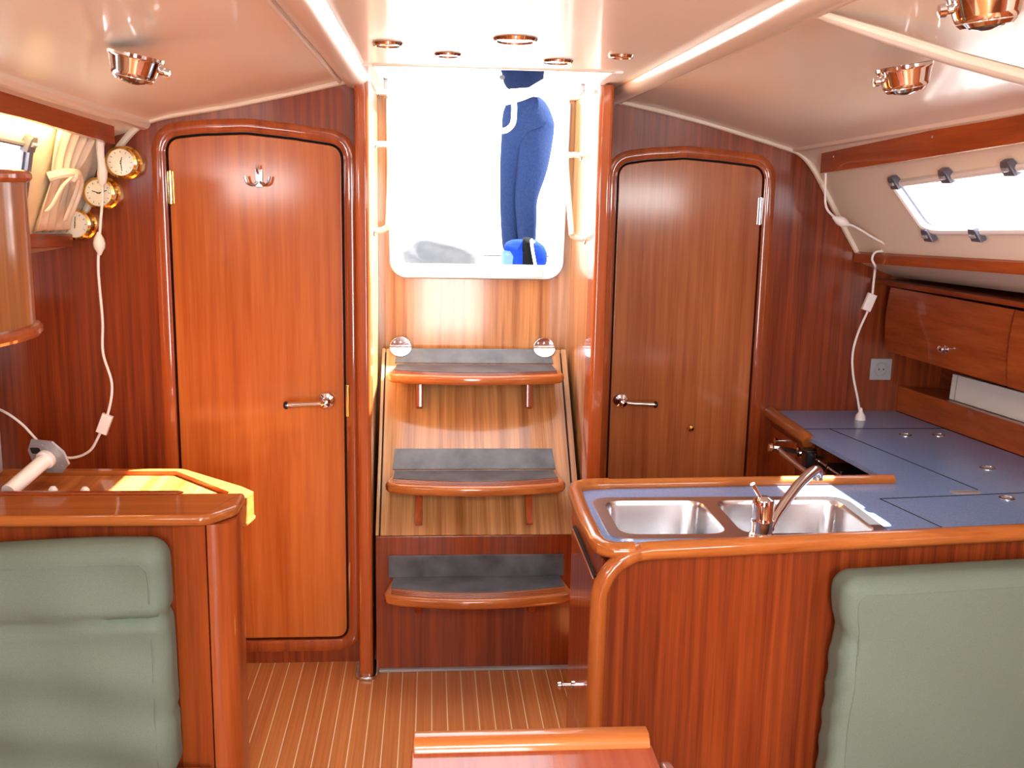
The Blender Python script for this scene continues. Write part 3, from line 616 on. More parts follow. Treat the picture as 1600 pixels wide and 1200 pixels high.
for y in (2.90, 3.02, 3.14, 3.24): obj('rail_pin', tube(B(), [(1.292, y, .695), (1.292, y, .740), (1.292, y, .745)], [0.0035, 0.0035, 0.006], 8), 'chrome', ck)
b = B(); box(b, 1.278, 1.317, 3.285, 3.335, .68, .744, 0.006); obj('gimbal_bracket', b, 'black', ck)
for y in (2.95, 3.18):
    obj('burner', lathe(B(), [(0.045, 0), (0.045, 0.012), (0.030, 0.018), (0.001, 0.019)], (1.52, y, .70), (0, 0, 1), 18), 'black', ck)
cb_ = thing('crash_bar', 'stainless crash bar across the front of the cooker', 'rail', loc=(1.24, 3.1, .68))
obj('bar', tube(B(), smooth_path([(1.303, 3.42, .70), (1.25, 3.42, .712), (1.225, 3.40, .715), (1.222, 3.3, .713), (1.222, 2.86, .705), (1.235, 2.82, .705), (1.26, 2.80, .705), (1.26, 2.736, .705)], 4), 0.0105, 10), 'steel', cb_)
obj('flange', lathe(B(), [(0.022, 0), (0.020, 0.006), (0.012, 0.012)], (1.303, 3.42, .70), (-1, 0, 0), 14), 'chrome', cb_)
obj('end_knob', lathe(B(), [(0.012, 0), (0.012, 0.02), (0.017, 0.026), (0.014, 0.036), (0.001, 0.04)], (1.228, 3.42, .716), (-1, 0.1, 0.1), 14), 'chrome', cb_)

# side joinery: backsplash, recessed panel, lockers, shelf
def SX(Y, d=0.0): return 1.80+0.155*(3.757-Y)+d            # inboard line of the backsplash
bs = thing('backsplash_board', 'mahogany backsplash board behind the blue worktop', 'board', loc=(1.85, 3.2, .78))
b = B(); prism(b, [(SX(3.755, .002), 3.755, .781), (SX(2.4, .002), 2.4, .781), (SX(2.4, .002), 2.4, .880), (SX(3.755, .002), 3.755, .880)], (0.022, 0.003, 0), 0.003); obj('board', b, 'trim_y', bs)
b = B(); prism(b, [(SX(3.755, .024), 3.755, .862), (SX(2.4, .024), 2.4, .862), (SX(2.4, .16), 2.4, .862), (SX(3.755, .16), 3.755, .862)], (0, 0, 0.012)); obj('ledge', b, 'dark_y', bs)
b = B(); prism(b, [(SX(3.755, .17), 3.755, .80), (SX(2.4, .17), 2.4, .80), (SX(2.4, .17), 2.4, 1.10), (SX(3.755, .17), 3.755, 1.10)], (0.012, 0, 0)); obj('recess_back', b, 'dark_y', bs)
wp = thing('cream_board', 'pale cream board standing in the niche behind the worktop', 'panel', loc=(1.9, 3.1, .874))
b = B(); prism(b, [(SX(3.53, .055), 3.53, .8745), (SX(2.4, .055), 2.4, .8745), (SX(2.4, .060), 2.4, .972), (SX(3.53, .060), 3.53, .968)], (0.014, 0.002, 0), 0.003); pb_ = obj('board', b, 'paint', wp)
b = B(); prism(b, [(SX(3.50, .053), 3.50, .876), (SX(3.497, .053), 3.497, .876), (SX(3.497, .058), 3.497, .966), (SX(3.50, .058), 3.50, .966)], (0.004, 0, 0)); obj('score_line', b, 'greyplas', pb_)
def LX(Y): return 1.69+0.10*(3.70-Y)
def locker(y0, y1, label, kn):
    lk = thing('overhead_locker', label, 'locker', loc=(LX((y0+y1)/2)+.1, (y0+y1)/2, 1.03), group='lockers over the worktop')
    b = B(); prism(b, [(LX(y0)+.016, y0, 1.035), (LX(y1)+.016, y1, 1.035), (LX(y1)+.016, y1, 1.262), (LX(y0)+.016, y0, 1.262)], (0.20, 0.02, 0), 0.002); obj('body', b, 'dark_y', lk)
    b = B(); N = 6; rows = []
    for i in range(N+1):
        z = 1.032+0.236*i/N; bow = 0.010*(1-(2*i/N-1)**2); rows.append([(LX(y0)-bow, y0-0.002, z), (LX(y1)-bow, y1+0.002, z)])
    grid(b, rows); grid(b, [[(x+.015, y, z) for x, y, z in r] for r in rows])
    vs = rows; 
    for e in (0, 1):
        for i in range(N):
            b.faces.new([b.verts.new(q) for q in (vs[i][e], vs[i+1][e], (vs[i+1][e][0]+.015, *vs[i+1][e][1:]), (vs[i][e][0]+.015, *vs[i][e][1:]))])
    for i in (0, N): b.faces.new([b.verts.new(q) for q in (vs[i][0], vs[i][1], (vs[i][1][0]+.015, *vs[i][1][1:]), (vs[i][0][0]+.015, *vs[i][0][1:]))])
    bmesh.ops.remove_doubles(b, verts=b.verts[:], dist=1e-5)
    do = obj('locker_door', b, 'door_y', lk)
    obj('knob', lathe(B(), [(0.014, 0), (0.013, 0.004), (0.007, 0.007), (0.007, 0.014), (0.013, 0.019), (0.012, 0.027), (0.001, 0.030)], (LX(kn)-.007, kn, 1.098), (-1, -.1, 0), 16), 'chrome', do)
locker(3.66, 2.965, 'mahogany locker with a chrome knob next to the wall socket', 3.27)
locker(2.957, 2.30, 'mahogany locker with a chrome knob further from the wall socket', 2.80)
b = B(); prism(b, [(1.66, 3.757, 1.275), (LX(2.2)-.02, 2.2, 1.285), (LX(2.2)+.25, 2.2, 1.285), (1.95, 3.757, 1.275)], (0, 0, 0.016)); tag(obj('locker_top_board', b, 'dark_y'), 'dark mahogany board closing the locker tops', 'board')
def HX(Y): return 1.588+0.09*(3.74-Y)
sh = thing('fiddled_shelf', 'long mahogany shelf edge under the galley port light', 'shelf', loc=(1.65, 3.1, 1.35))
b = B(); rows = []
for Y in (3.752, 3.3, 2.8, 2.2, 1.7):
    x = HX(Y); z = 1.352+0.036*(3.74-Y); rows.append([(x, Y, z), (x-.004, Y, z+.008), (x-.002, Y, z+.034), (x+.006, Y, z+.040), (x+.016, Y, z+.038), (x+.020, Y, z)])
grid(b, rows); grid(b, [[r[0] for r in rows], [r[-1] for r in rows]])
for r in (rows[0], rows[-1]): b.faces.new([b.verts.new(q) for q in r])
bmesh.ops.remove_doubles(b, verts=b.verts[:], dist=1e-5); obj('fiddle', b, 'trim_y', sh)
b = B(); grid(b, [[(HX(Y)+.018, Y, 1.354+.036*(3.74-Y)) for Y in (3.752, 3.3, 2.8, 2.2, 1.7)], [(HX(Y)+.16, Y, 1.30+.02*(3.74-Y)) for Y in (3.752, 3.3, 2.8, 2.2, 1.7)]]); obj('underside', b, 'creamtrim', sh)
# wall socket
so = thing('wall_socket', 'grey wall socket on the bulkhead beside the lockers', 'socket', loc=(1.727, YR-.01, .90))
b = B(); box(b, 1.685, 1.769, YR-.010, YR-.0005, .902, .986, 0.004); obj('plate', b, 'greyplas', so)
ins = lathe(B(), [(0.028, 0), (0.026, 0.003), (0.021, 0.003), (0.020, -0.004)], (1.727, YR-.0105, .944), (0, -1, 0), 20, cap=False); io = obj('socket_ring', ins, 'greyplas', so)
for dx in (-0.009, 0.009): obj('pin_hole', lathe(B(), [(0.003, 0), (0.003, 0.001)], (1.727+dx, YR-.0107, .944), (0, -1, 0), 8), 'gap', io)

# ================================================================== CORDS WITH INLINE SWITCHES
def cord(label, pts, k, sw, sw_axis, cn, cn_axis):
    t = thing('lamp_cord', label, 'cord', loc=pts[-1])
    obj('cable', tube(B(), smooth_path(pts, 7), 0.0042, 8), 'white', t)
    obj('inline_switch', lathe(B(), [(0.004, -0.036), (0.008, -0.028), (0.016, -0.014), (0.018, 0), (0.015, 0.014), (0.008, 0.026), (0.004, 0.034)], sw, sw_axis, 14), 'white', t)
    ax = Vector(cn_axis).normalized(); sd_ = ax.cross(Vector((0, 1, 0))).normalized(); cn = Vector(cn); b = B()
    prism(b, [cn+ax*0.032+sd_*0.017+Vector((0, -.010, 0)), cn+ax*0.032-sd_*0.017+Vector((0, -.010, 0)), cn-ax*0.032-sd_*0.017+Vector((0, -.010, 0)), cn-ax*0.032+sd_*0.017+Vector((0, -.010, 0))], (0, 0.02, 0), 0.005); obj('connector_block', b, 'white', t)
    return t
t = cord('white lamp cord with inline switch hanging beside the brass clocks', [(-0.972, 3.185, 1.72), (-0.977, 3.19, 1.66), (-0.978, 3.2, 1.566), (-0.988, 3.2, 1.48), (-0.996, 3.2, 1.414), (-1.003, 3.2, 1.33), (-0.999, 3.2, 1.181), (-1.003, 3.2, 1.08), (-0.982, 3.2, .985), (-0.995, 3.2, .90), (-1.029, 3.2, .819), (-1.065, 3.2, .765), (-1.13, 3.2, .747), (-1.20, 3.2, .785), (-1.26, 3.2, .855), (-1.322, 3.2, .90), (-1.40, 3.2, .92)], 7, (-0.996, 3.2, 1.414), (0, 0, 1), (-1.010, 3.2, .855), (0.4, 0, 1))
obj('lamp_plug', tube(B(), smooth_path([(-0.970, 3.185, 1.745), (-0.974, 3.187, 1.68), (-0.972, 3.19, 1.63), (-0.977, 3.195, 1.585)], 4), [0.012, 0.012, 0.012, 0.012, 0.011, 0.011, 0.011, 0.012, 0.014, 0.015, 0.014, 0.011, 0.005], 10), 'white', t)
cord('white lamp cord with inline switch running down to the blue worktop', [(1.392, 3.60, 1.68), (1.395, 3.6, 1.62), (1.402, 3.6, 1.56), (1.425, 3.6, 1.53), (1.464, 3.6, 1.506), (1.51, 3.58, 1.487), (1.57, 3.55, 1.45), (1.625, 3.52, 1.418), (1.640, 3.56, 1.405), (1.606, 3.57, 1.405), (1.582, 3.57, 1.398), (1.575, 3.57, 1.375), (1.588, 3.57, 1.352), (1.602, 3.6, 1.335), (1.601, 3.6, 1.293), (1.596, 3.6, 1.212), (1.560, 3.6, 1.11), (1.545, 3.6, 1.03), (1.553, 3.6, .95), (1.578, 3.6, .86), (1.592, 3.6, .80)], 7, (1.464, 3.6, 1.506), (1, -.1, -.45), (1.590, 3.6, 1.218), (0.35, 0, 1))
b = lathe(B(), [(0.004, .045), (0.008, .03), (0.018, .016), (0.020, .0), (0.018, 0)], (1.594, 3.6, .7808), (0, 0, 1), 14); tag(obj('cord_plug', b, 'white'), 'white plug at the end of the cord on the blue worktop', 'plug')

# lit lamp behind the left valance and the unlit twin on the right
lf = thing('strip_lamp', 'lit warm strip lamp glowing behind the valance above the tied curtain', 'lamp', loc=(-0.97, 2.8, 1.75))
obj('lit_tube', tube(B(), [(-0.970, 2.94, 1.748), (-0.988, 2.60, 1.768)], 0.008, 8), 'lamp', lf)
obj('back_plate', tube(B(), [(-0.976, 3.02, 1.757), (-1.0, 2.60, 1.780)], 0.010, 6, flat=0.4, up=(0, 0, 1)), 'white', lf)
lr = thing('strip_lamp', 'unlit strip lamp behind the valance above the galley port light', 'lamp', loc=(1.41, 3.3, 1.70))
obj('diffuser', tube(B(), [(1.400, 3.56, 1.700), (1.428, 3.0, 1.727)], 0.008, 8), 'glow', lr)

# ================================================================== LEFT SIDE
# three brass instruments on the bulkhead
def dial(x, z, label, style):
    t = thing('brass_instrument', label, 'clock', loc=(x, YL-.002, z), group='brass instruments on the bulkhead')
    obj('brass_case', lathe(B(), [(0.050, 0), (0.050, 0.008), (0.044, 0.012), (0.044, 0.050), (0.047, 0.054), (0.047, 0.060), (0.040, 0.064), (0.038, 0.058)], (x, YL-.001, z), (0, -1, 0), 28), 'brass', t)
    fc = obj('dial_face', lathe(B(), [(0.0395, 0), (0.0395, 0.003), (0.001, 0.0031)], (x, YL-.0585, z), (0, -1, 0), 28), 'face', t)
    y = YL-.0622
    def mark(a, r0, r1, wd):
        d = Vector((math.sin(a), 0, math.cos(a))); s = Vector((d.z, 0, -d.x))*wd; c = Vector((x, y, z)); b = B()
        prism(b, [c+d*r0-s, c+d*r0+s, c+d*r1+s*.6, c+d*r1-s*.6], (0, -.0006, 0)); return b
    for k in range(12):
        if style == 2 and k in (5, 6, 7): continue
        obj('tick', mark(k*PI/6, 0.029, 0.034, 0.0008), 'black', fc)
    for a, l in {0: ((PI*.97, .026), (PI*.08, .016)), 1: ((PI*.4, .026), (PI*1.6, .02)), 2: ((0.1, .024), (PI+.1, .012))}[style]:
        obj('hand', mark(a, -0.005, l, 0.0015), 'black', fc)
    obj('centre_pin', lathe(B(), [(0.003, 0), (0.001, 0.002)], (x, y, z), (0, -1, 0), 8), 'brass', fc)
dial(-0.930, 1.655, 'topmost brass clock nearest the ceiling corner', 0)
dial(-1.000, 1.563, 'middle brass instrument behind the white cord', 1)
dial(-1.075, 1.468, 'lowest brass instrument half behind the tied curtain', 2)

# curtain tied back in front of the hull side
cu = thing('tied_curtain', 'cream curtain gathered by a knotted tie between port light and clocks', 'curtain', loc=(-1.05, 3.1, 1.45))
def curtain():
    bm = B(); rows = []
    spec = [(0.00, 2.93, 3.19), (0.15, 2.935, 3.18), (0.30, 2.95, 3.165), (0.42, 2.965, 3.13), (0.50, 2.985, 3.10), (0.58, 2.985, 3.13), (0.72, 2.985, 3.18), (0.88, 2.99, 3.215), (0.97, 2.995, 3.226)]
    N = 36
    for v, ya, yb in spec:
        amp = 0.006+0.012*abs(v-0.5)
        row = []
        for i in range(N+1):
            t = i/N; Y = ya+(yb-ya)*t; p = fL(Y, v); n_ = Vector((0.9, 0, 0.43))
            bulge = 0.020+ (0.022*math.exp(-((v-0.5)/0.12)**2))*math.sin(PI*t)
            row.append(p+n_*(bulge+amp*math.sin(t*PI*9+v*2)))
        rows.append(row)
    grid(bm, rows); return bm
co = obj('drape', curtain(), 'curtain', cu, ang=1.5); md = co.modifiers.new('thick', 'SOLIDIFY'); md.thickness = 0.003
def onc(Y, v, h=0.05): return fL(Y, v)+Vector((0.9, 0, 0.43))*h
obj('tie_band', tube(B(), smooth_path([onc(2.975, .47, .015), onc(2.99, .485, .05), onc(3.04, .50, .068), onc(3.09, .505, .055), onc(3.115, .50, .02)], 5), 0.014, 10, flat=1.0), 'curtain', cu)
obj('knot', lathe(B(), [(0.001, -.018), (0.012, -.014), (0.018, 0), (0.012, .014), (0.001, .018)], onc(3.03, .53, .07), (0.3, 0.3, 1), 10), 'curtain', cu)
def strap(pts, wd):
    bm = B(); q = smooth_path(pts, 4); rows = [[p+Vector((0, -wd*(.6+.4*i/len(q)), 0)), p+Vector((.006, 0, 0)), p+Vector((0, wd*(.6+.4*i/len(q)), 0))] for i, p in enumerate(q)]; grid(bm, rows); return bm
for pts in ([onc(3.03, .53, .078), onc(3.055, .58, .080), onc(3.075, .72, .072), onc(3.085, .93, .062)], [onc(3.03, .53, .075), onc(3.075, .545, .074), onc(3.115, .66, .066), onc(3.12, .90, .058)], [onc(3.02, .53, .074), onc(2.985, .62, .070), onc(2.97, .78, .066), onc(2.955, .84, .060)]):
    so_ = obj('tie_end', strap(pts, 0.016), 'curtain', cu, ang=1.5); md = so_.modifiers.new('thick', 'SOLIDIFY'); md.thickness = 0.003
# left shelf below the curtain
ls = thing('side_shelf', 'dark mahogany shelf below the tied curtain', 'shelf', loc=(-1.15, 2.9, 1.40))
b = B(); prism(b, [(-1.081, 3.225, 1.400), (-1.14, 2.6, 1.425), (-1.165, 2.6, 1.425), (-1.106, 3.225, 1.400)], (0, 0, 0.040), 0.004); obj('fiddle', b, 'dark_y', ls)
b = B(); grid(b, [[(-1.10, 3.29, 1.40), (-1.165, 2.6, 1.427)], [(-1.25, 3.29, 1.37), (-1.31, 2.6, 1.39)]]); obj('underside', b, 'creamtrim', ls)

# round-ended locker hanging at the left
rl = thing('round_ended_locker', 'round ended brown mahogany hanging locker with bullnose rims', 'locker', loc=(-1.0, 1.9, 1.27))
prof = [(-1.085, 2.40), (-0.99, 2.40), (-0.925, 2.385), (-0.88, 2.345), (-0.858, 2.29), (-0.852, 2.23), (-0.862, 2.15), (-0.885, 2.05), (-0.915, 1.92), (-0.95, 1.75), (-1.0, 1.3), (-1.125, 1.3)]
ps = [tuple(p)[:2] for p in smooth_path([(x, y, 0) for x, y in prof[1:11]], 4)]; prof2 = [prof[0]]+ps+[prof[11]]
b = B(); prism(b, [(x, y, 1.282) for x, y in prof2], (0, 0, .322)); obj('body', b, 'cyl', rl)

for z, r in ((1.606, 0.013), (1.279, 0.015)):
    obj('bullnose_rim', tube(B(), [(x, y, z) for x, y in ps], r, 10), 'trim_x', rl)
b = B(); prism(b, [(x, y, 1.604) for x, y in prof2], (0, 0, 0.006)); obj('lid', b, 'cyl', rl)

# nav desk behind the settee back
dk = thing('nav_desk', 'mahogany chart desk with raised rim catching the sun', 'desk', loc=(-0.9, 2.75, 0))
D = [(-1.45, 2.985), (-0.722, 2.975), (-0.520, 2.790), (-0.478, 2.738), (-0.490, 2.668), (-0.53, 2.668), (-1.45, 2.668)]
Dr = round_poly(D, [0, .05, .03, .015, 0, 0, 0], 4)
inner = [(-1.43, 2.962), (-0.735, 2.950), (-0.545, 2.74), (-0.545, 2.69), (-1.43, 2.692)]
def desk_loop(t, z): return [(x-t*max(0, (x+.70)/.24), y, z) for x, y in Dr]
b = B(); rows = [desk_loop(0, .755), desk_loop(0, .705), desk_loop(.012, .695), desk_loop(.10, .600)]
grid(b, [r+r[:1] for r in rows]); bmesh.ops.remove_doubles(b, verts=b.verts[:], dist=1e-6)
b.faces.new([b.verts.new(p) for p in rows[-1]]); bmesh.ops.remove_doubles(b, verts=b.verts[:], dist=1e-6)
obj('desk_box', b, 'rail_y', dk)
obj('desk_rim', holed(B(), Dr, [inner], lambda x, y: (x, y, .7555), (0, 0, .017)), 'rail', dk, ang=0.9)
obj('lower_bead', tube(B(), desk_loop(.001, .702)[4:-1], 0.005, 6), 'rail_y', dk)
obj('writing_surface', prism(B(), [(x, y, .7558) for x, y in offset(inner, -.002)], (0, 0, .003)), 'slat', dk)

# settee back with its capping and posts
sb_ = thing('half_bulkhead', 'mahogany half bulkhead with a rounded capping rail between cushion and chart desk', 'partition', loc=(-1.0, 2.55, 0))
b = B(); box(b, -1.45, -0.640, 2.51, 2.53, 0.001, .764, 0.002); obj('front_panel', b, 'dark_z', sb_)
b = B(); prism(b, [(x, y, 0.001) for x, y in [(-0.642, 2.535), (-0.640, 2.505), (-0.60, 2.490), (-0.557, 2.487), (-0.557, 2.62), (-0.642, 2.62)]], (0, 0, .763)); obj('corner_post', b, 'trim_z', sb_, ang=0.9)
b = B(); prism(b, [(x, y, 0.001) for x, y in [(-0.553, 2.487), (-0.515, 2.490), (-0.496, 2.505), (-0.490, 2.53), (-0.490, 2.62), (-0.553, 2.62)]], (0, 0, .763)); obj('end_post', b, 'trim_z', sb_, ang=0.9)
cap = round_poly([(-1.45, 2.465), (-0.545, 2.465), (-0.487, 2.545), (-0.487, 2.662), (-1.45, 2.662)], [0, .06, .06, .012, 0], 6)
co = obj('capping_rail', prism(B(), [(x, y, .765) for x, y in cap], (0, 0, .030), 0.012, 3), 'rail', sb_)
b = B(); prism(b, [(x, y, .7948) for x, y in [(-1.45, 2.640), (-0.66, 2.640), (-0.645, 2.652), (-0.66, 2.660), (-1.45, 2.660)]], (0, 0, .007), 0.003); obj('pencil_fiddle', b, 'trim_x', co)

def cushion(name, label, x0, x1, y0, y1, z0, z1, disp, rot, rad=0.032):
    bm = B(); bmesh.ops.create_cube(bm, size=2.0); bmesh.ops.subdivide_edges(bm, edges=bm.edges[:], cuts=44, use_grid_fill=True)
    hx, hy, hz = (x1-x0)/2, (y1-y0)/2, (z1-z0)/2; cx, cy, cz = (x0+x1)/2, (y0+y1)/2, (z0+z1)/2; out = []
    def warp(t): return math.sin(t*PI/2)*.6+t*.4          # crowd the loops toward the rims
    for v in bm.verts:
        p = Vector((warp(v.co.x)*hx, warp(v.co.y)*hy, warp(v.co.z)*hz))
        q = Vector((max(-hx+rad, min(hx-rad, p.x)), max(-hy+rad, min(hy-rad, p.y)), max(-hz+rad, min(hz-rad, p.z)))); d = p-q
        if d.length > 1e-6: p = q+d.normalized()*rad
        v.co = disp(Vector((cx, cy, cz))+p, p.x/hx, p.y/hy, p.z/hz)
    t = thing(name, label, 'cushion', loc=(cx, cy, z0)); obj('cover', bm, 'green', t, ang=1.6)
    for yy in (y0,):
        zt = z1-rad*.98; xa = x0+rad*.8; xb = x1-rad*.8
        pts = [(xa, z0+.02), (xa, (z0+zt)/2), (xa, zt-.05), (xa+.012, zt), (xa+.06, zt+.004), ((xa+xb)/2, zt+.002), (xb-.06, zt+.004), (xb-.012, zt), (xb, zt-.05), (xb, (z0+zt)/2), (xb, z0+.02)]
        pp = [disp(Vector((x, yy+.0015, z)), (x-cx)/hx, -1, (z-cz)/hz) for x, z in [tuple(q[:2]) for q in [(a.x, a.z) for a in smooth_path([(x, 0, z) for x, z in pts], 5)]]]
        obj('piping', tube(B(), pp, 0.0022, 6), 'green', t)
    return t
def dl_(p, u, v, w_):
    z = p.z; x = p.x; q = p.copy(); fr_ = 0.5-0.5*v            # 1 on the front
    q.y += fr_*(-0.012*math.cos(u*1.2)*math.cos(w_*1.2)+0.018*math.exp(-((z-.545-.02*u)/.010)**2)*(0.4+0.6*max(0, u+.6))
           + 0.006*math.sin(z*38+x*6)+0.012*math.exp(-((z-.33+.05*u)/.03)**2)*max(0, -u+.2)+0.004*math.sin(x*23+z*9))
    if u > 0.5: q.x += 0.012*(u-.5)*2*((.45-z)*1.2)-0.010*math.exp(-((z-.56)/.012)**2)-0.006*math.exp(-((z-.30)/.012)**2)
    if w_ > 0.7: q.z += 0.012*math.sin(u*2.2)*w_
    return q
cushion('back_cushion', 'sage green back cushion leaning on the mahogany half bulkhead', -1.44, -0.632, 2.376, 2.500, 0.125, 0.733, dl_, 0, 0.046)
def dr2(p, u, v, w_):
    z = p.z; q = p.copy(); fr_ = 0.5-0.5*v
    q.y += fr_*(-0.014*math.cos(u*1.2)*math.cos(w_*1.2)+0.010*math.exp(-((z-.575)/.008)**2)*max(0, -u-.72)*3.2+0.008*math.exp(-((z-.545)/.008)**2)*max(0, -u-.75)*3+0.004*math.sin(z*20+u*5))
    if u < -0.5:
        k = (-u-.5)*2; q.x += k*(-0.008*math.exp(-((z-.68)/.055)**2)+0.010*math.exp(-((z-.585)/.03)**2)-0.030*max(0, .56-z)+0.0025*math.sin(z*85+p.y*50)*(1 if z < .56 else 0))
    q.y += 0.113*(q.x-0.96)                                    # follows the angle of the panel behind
    return q
cushion('back_cushion', 'sage green back cushion leaning on the sink cabinet', 0.962, 1.70, 2.152, 2.268, 0.125, 0.728, dr2, 0, 0.040)
# low settee plinths that carry the two cushions
for nm, x0, x1, y0, y1, lb in (('settee', -1.45, -0.55, 0.6, 2.48, 'low mahogany settee in front of the half bulkhead'), ('settee', 0.95, 1.85, 0.6, 2.24, 'low mahogany settee in front of the sink cabinet')):
    t = thing(nm, lb, 'settee', loc=((x0+x1)/2, (y0+y1)/2, 0))
    b = B(); box(b, x0, x1, y0, y1, 0.001, 0.100, 0.004); obj('plinth', b, 'dark_x', t)
    b = B(); box(b, x0+.01, x1-.01, y0+.01, y1-.01, 0.1005, 0.118, 0.008); obj('seat_board', b, 'trim_x', t)

# removable table leg lying on the desk, small bottle caps beside it
tl = thing('table_leg', 'white tube table leg with a grey eight sided flange on the chart desk', 'table leg', loc=(-1.07, 2.85, .76))
pc = Vector((-1.062, 2.86, .838)); ax = Vector((-0.18, -0.55, -0.19)).normalized(); e1 = Vector((1, -.25, 0.1)); e1 = (e1-ax*e1.dot(ax)).normalized(); e2 = ax.cross(e1)
if e2.z < 0: e2 = -e2
oct_ = [pc+e1*a+e2*c for a, c in ((-.060, -.022), (-.022, -.052), (.026, -.052), (.060, -.022), (.056, .018), (.030, .050), (-.036, .056), (-.060, .022))]
b = B(); prism(b, oct_, -ax*0.009, 0.003); fl_ = obj('flange_plate', b, 'grey_al', tl)
b = B(); sc_ = pc+e1*(-.032)+e2*(.022); prism(b, [sc_+e1*a+e2*c+ax*.0008 for a, c in rrect(-.016, .016, -.010, .010, .006, 3)], -ax*0.002); obj('slot', b, 'gap', fl_)
for a, c in ((.036, -.028), (.036, .020), (-.004, .040), (-.036, -.02)):
    obj('bolt_hole', lathe(B(), [(0.004, 0), (0.003, 0.001)], pc+e1*a+e2*c, ax, 8), 'greyplas', fl_)
obj('tube', tube(B(), [pc+ax*.001, pc+ax*.170], 0.021, 18), 'white', tl)
obj('collar', lathe(B(), [(0.026, 0), (0.027, .004), (0.027, .014), (0.022, .018)], pc+ax*.001, ax, 18), 'white', tl)
for x, y, m_, lb in ((-1.01, 2.74, 'bluecap', 'blue bottle cap on the chart desk beside the table leg'), (-0.925, 2.735, 'white', 'white knob with a blue rim on the chart desk')):
    t = thing('bottle_cap', lb, 'cap', loc=(x, y, .759), group='small caps on the chart desk')
    obj('rim', lathe(B(), [(0.020, 0), (0.022, .003), (0.022, .010), (0.016, .014), (.001, .015)], (x, y, .7592), (0, 0, 1), 16), 'bluecap', t)
    obj('button', lathe(B(), [(0.012, 0), (0.012, .008), (0.006, .016), (.001, .017)], (x, y, .7735), (0, 0, 1), 14), m_ if m_ == 'white' else 'glow', t)

# instrument panel at the far left edge
ip = thing('instrument_panel', 'dark grey upright panel at the outboard end of the chart desk', 'panel', loc=(-1.3, 2.95, .77))
b = B(); box(b, -1.42, -1.235, 2.93, 2.945, .7735, 1.20, 0.004); obj('board', b, 'tape', ip)
b = B(); box(b, -1.235, -1.222, 2.925, 2.95, .7735, 1.20, 0.003); obj('edge_strip', b, 'greyplas', ip)

# ================================================================== SALOON TABLE
tb = thing('saloon_table', 'red mahogany drop leaf saloon table with a raised end fiddle', 'table', loc=(0.18, 1.2, 0))
b = B(); box(b, -0.030, 0.388, 0.75, 1.615, .630, .652, 0.004); obj('table_top', b, 'tabletop', tb)
b = B(); prism(b, [(-0.026, y, z) for y, z in [(1.600, .652), (1.606, .664), (1.618, .671), (1.640, .671), (1.655, .660), (1.657, .632), (1.600, .632)]], (0.410, 0, 0), 0.003); obj('end_fiddle', b, 'rail', tb)
for x0, x1 in ((-0.056, -0.034), (0.392, 0.414)):
    pr = round_poly([(0.76, .22), (1.585, .22), (1.585, .648), (0.76, .648)], [.08, .08, .035, .03], 5)
    b = B(); prism(b, [(x0, y, z) for y, z in pr], (x1-x0, 0, 0), 0.007, 3); obj('drop_leaf', b, 'leaf', tb)
b = B(); box(b, 0.08, 0.28, 0.95, 1.45, 0.001, .630, 0.01); obj('pedestal', b, 'dark_z', tb)

# ================================================================== OVERHEAD LIGHTS
def spot(c, nrm, tog, label):
    t = thing('ceiling_spotlight', label, 'spotlight', loc=c, group='chrome spotlights on the headliner'); nrm = Vector(nrm).normalized(); c = Vector(c)
    ho = obj('housing', lathe(B(), [(0.056, -0.004), (0.056, 0.002), (0.053, 0.006), (0.046, 0.032), (0.044, 0.038), (0.040, 0.042), (0.036, 0.042)], c, nrm, 30, cap=False), 'chrome', t)
    obj('bezel', lathe(B(), [(0.041, 0.036), (0.042, 0.042), (0.036, 0.048), (0.029, 0.048), (0.027, 0.044)], c, nrm, 30, cap=False), 'chrome', ho)
    obj('lens', lathe(B(), [(0.030, 0.040), (0.024, 0.050), (0.010, 0.054), (0.001, 0.0545)], c, nrm, 24), 'lens', ho)
    td = Vector(tog); td = (td-nrm*td.dot(nrm)).normalized()
    obj('toggle', lathe(B(), [(0.007, 0), (0.007, 0.010), (0.010, 0.013), (0.009, 0.022), (0.001, 0.024)], c+nrm*0.018+td*0.046, td, 12), 'chrome', t)
spot((-0.592, 2.20, 1.846), (-0.20, 0.05, -1), (1, .1, 0), 'chrome spotlight on the headliner above the chart desk')
spot((0.955, 2.09, 1.856), (0.20, 0.05, -1), (-1, -.1, 0), 'chrome spotlight on the headliner above the sink, behind the cross rib')
spot((0.800, 1.505, 1.893), (0.16, 0.05, -1), (-1, .1, 0), 'chrome spotlight on the headliner in front of the cross rib')
def flush(x, y, r, label, big=False):
    t = thing('flush_fitting', label, 'fitting', loc=(x, y, 1.921), group='flush fittings in the headliner')
    obj('ring', lathe(B(), [(r, 0), (r-.003, .006), (r-.009, .007), (r-.011, .003)], (x, y, 1.9215), (0, 0, -1), 24, cap=False), 'chrome', t)
    obj('disc', lathe(B(), [(r-.010, 0), (r-.011, .004), (.001, .005)], (x, y, 1.9215), (0, 0, -1), 20), 'steel' if big else 'creamtrim', t)
flush(0.183, 2.336, 0.050, 'largest round flush light in the headliner forward of the hatch', True)
flush(-0.100, 2.47, 0.037, 'round flush fitting beside the ceiling beam on the chart desk side')
flush(0.459, 2.56, 0.032, 'round flush fitting beside the ceiling beam on the galley side')
flush(0.321, 2.70, 0.040, 'round flush fitting at the hatch edge next to the largest light', True)
flush(0.041, 2.63, 0.034, 'small round flush fitting at the hatch edge between largest light and chart desk side')

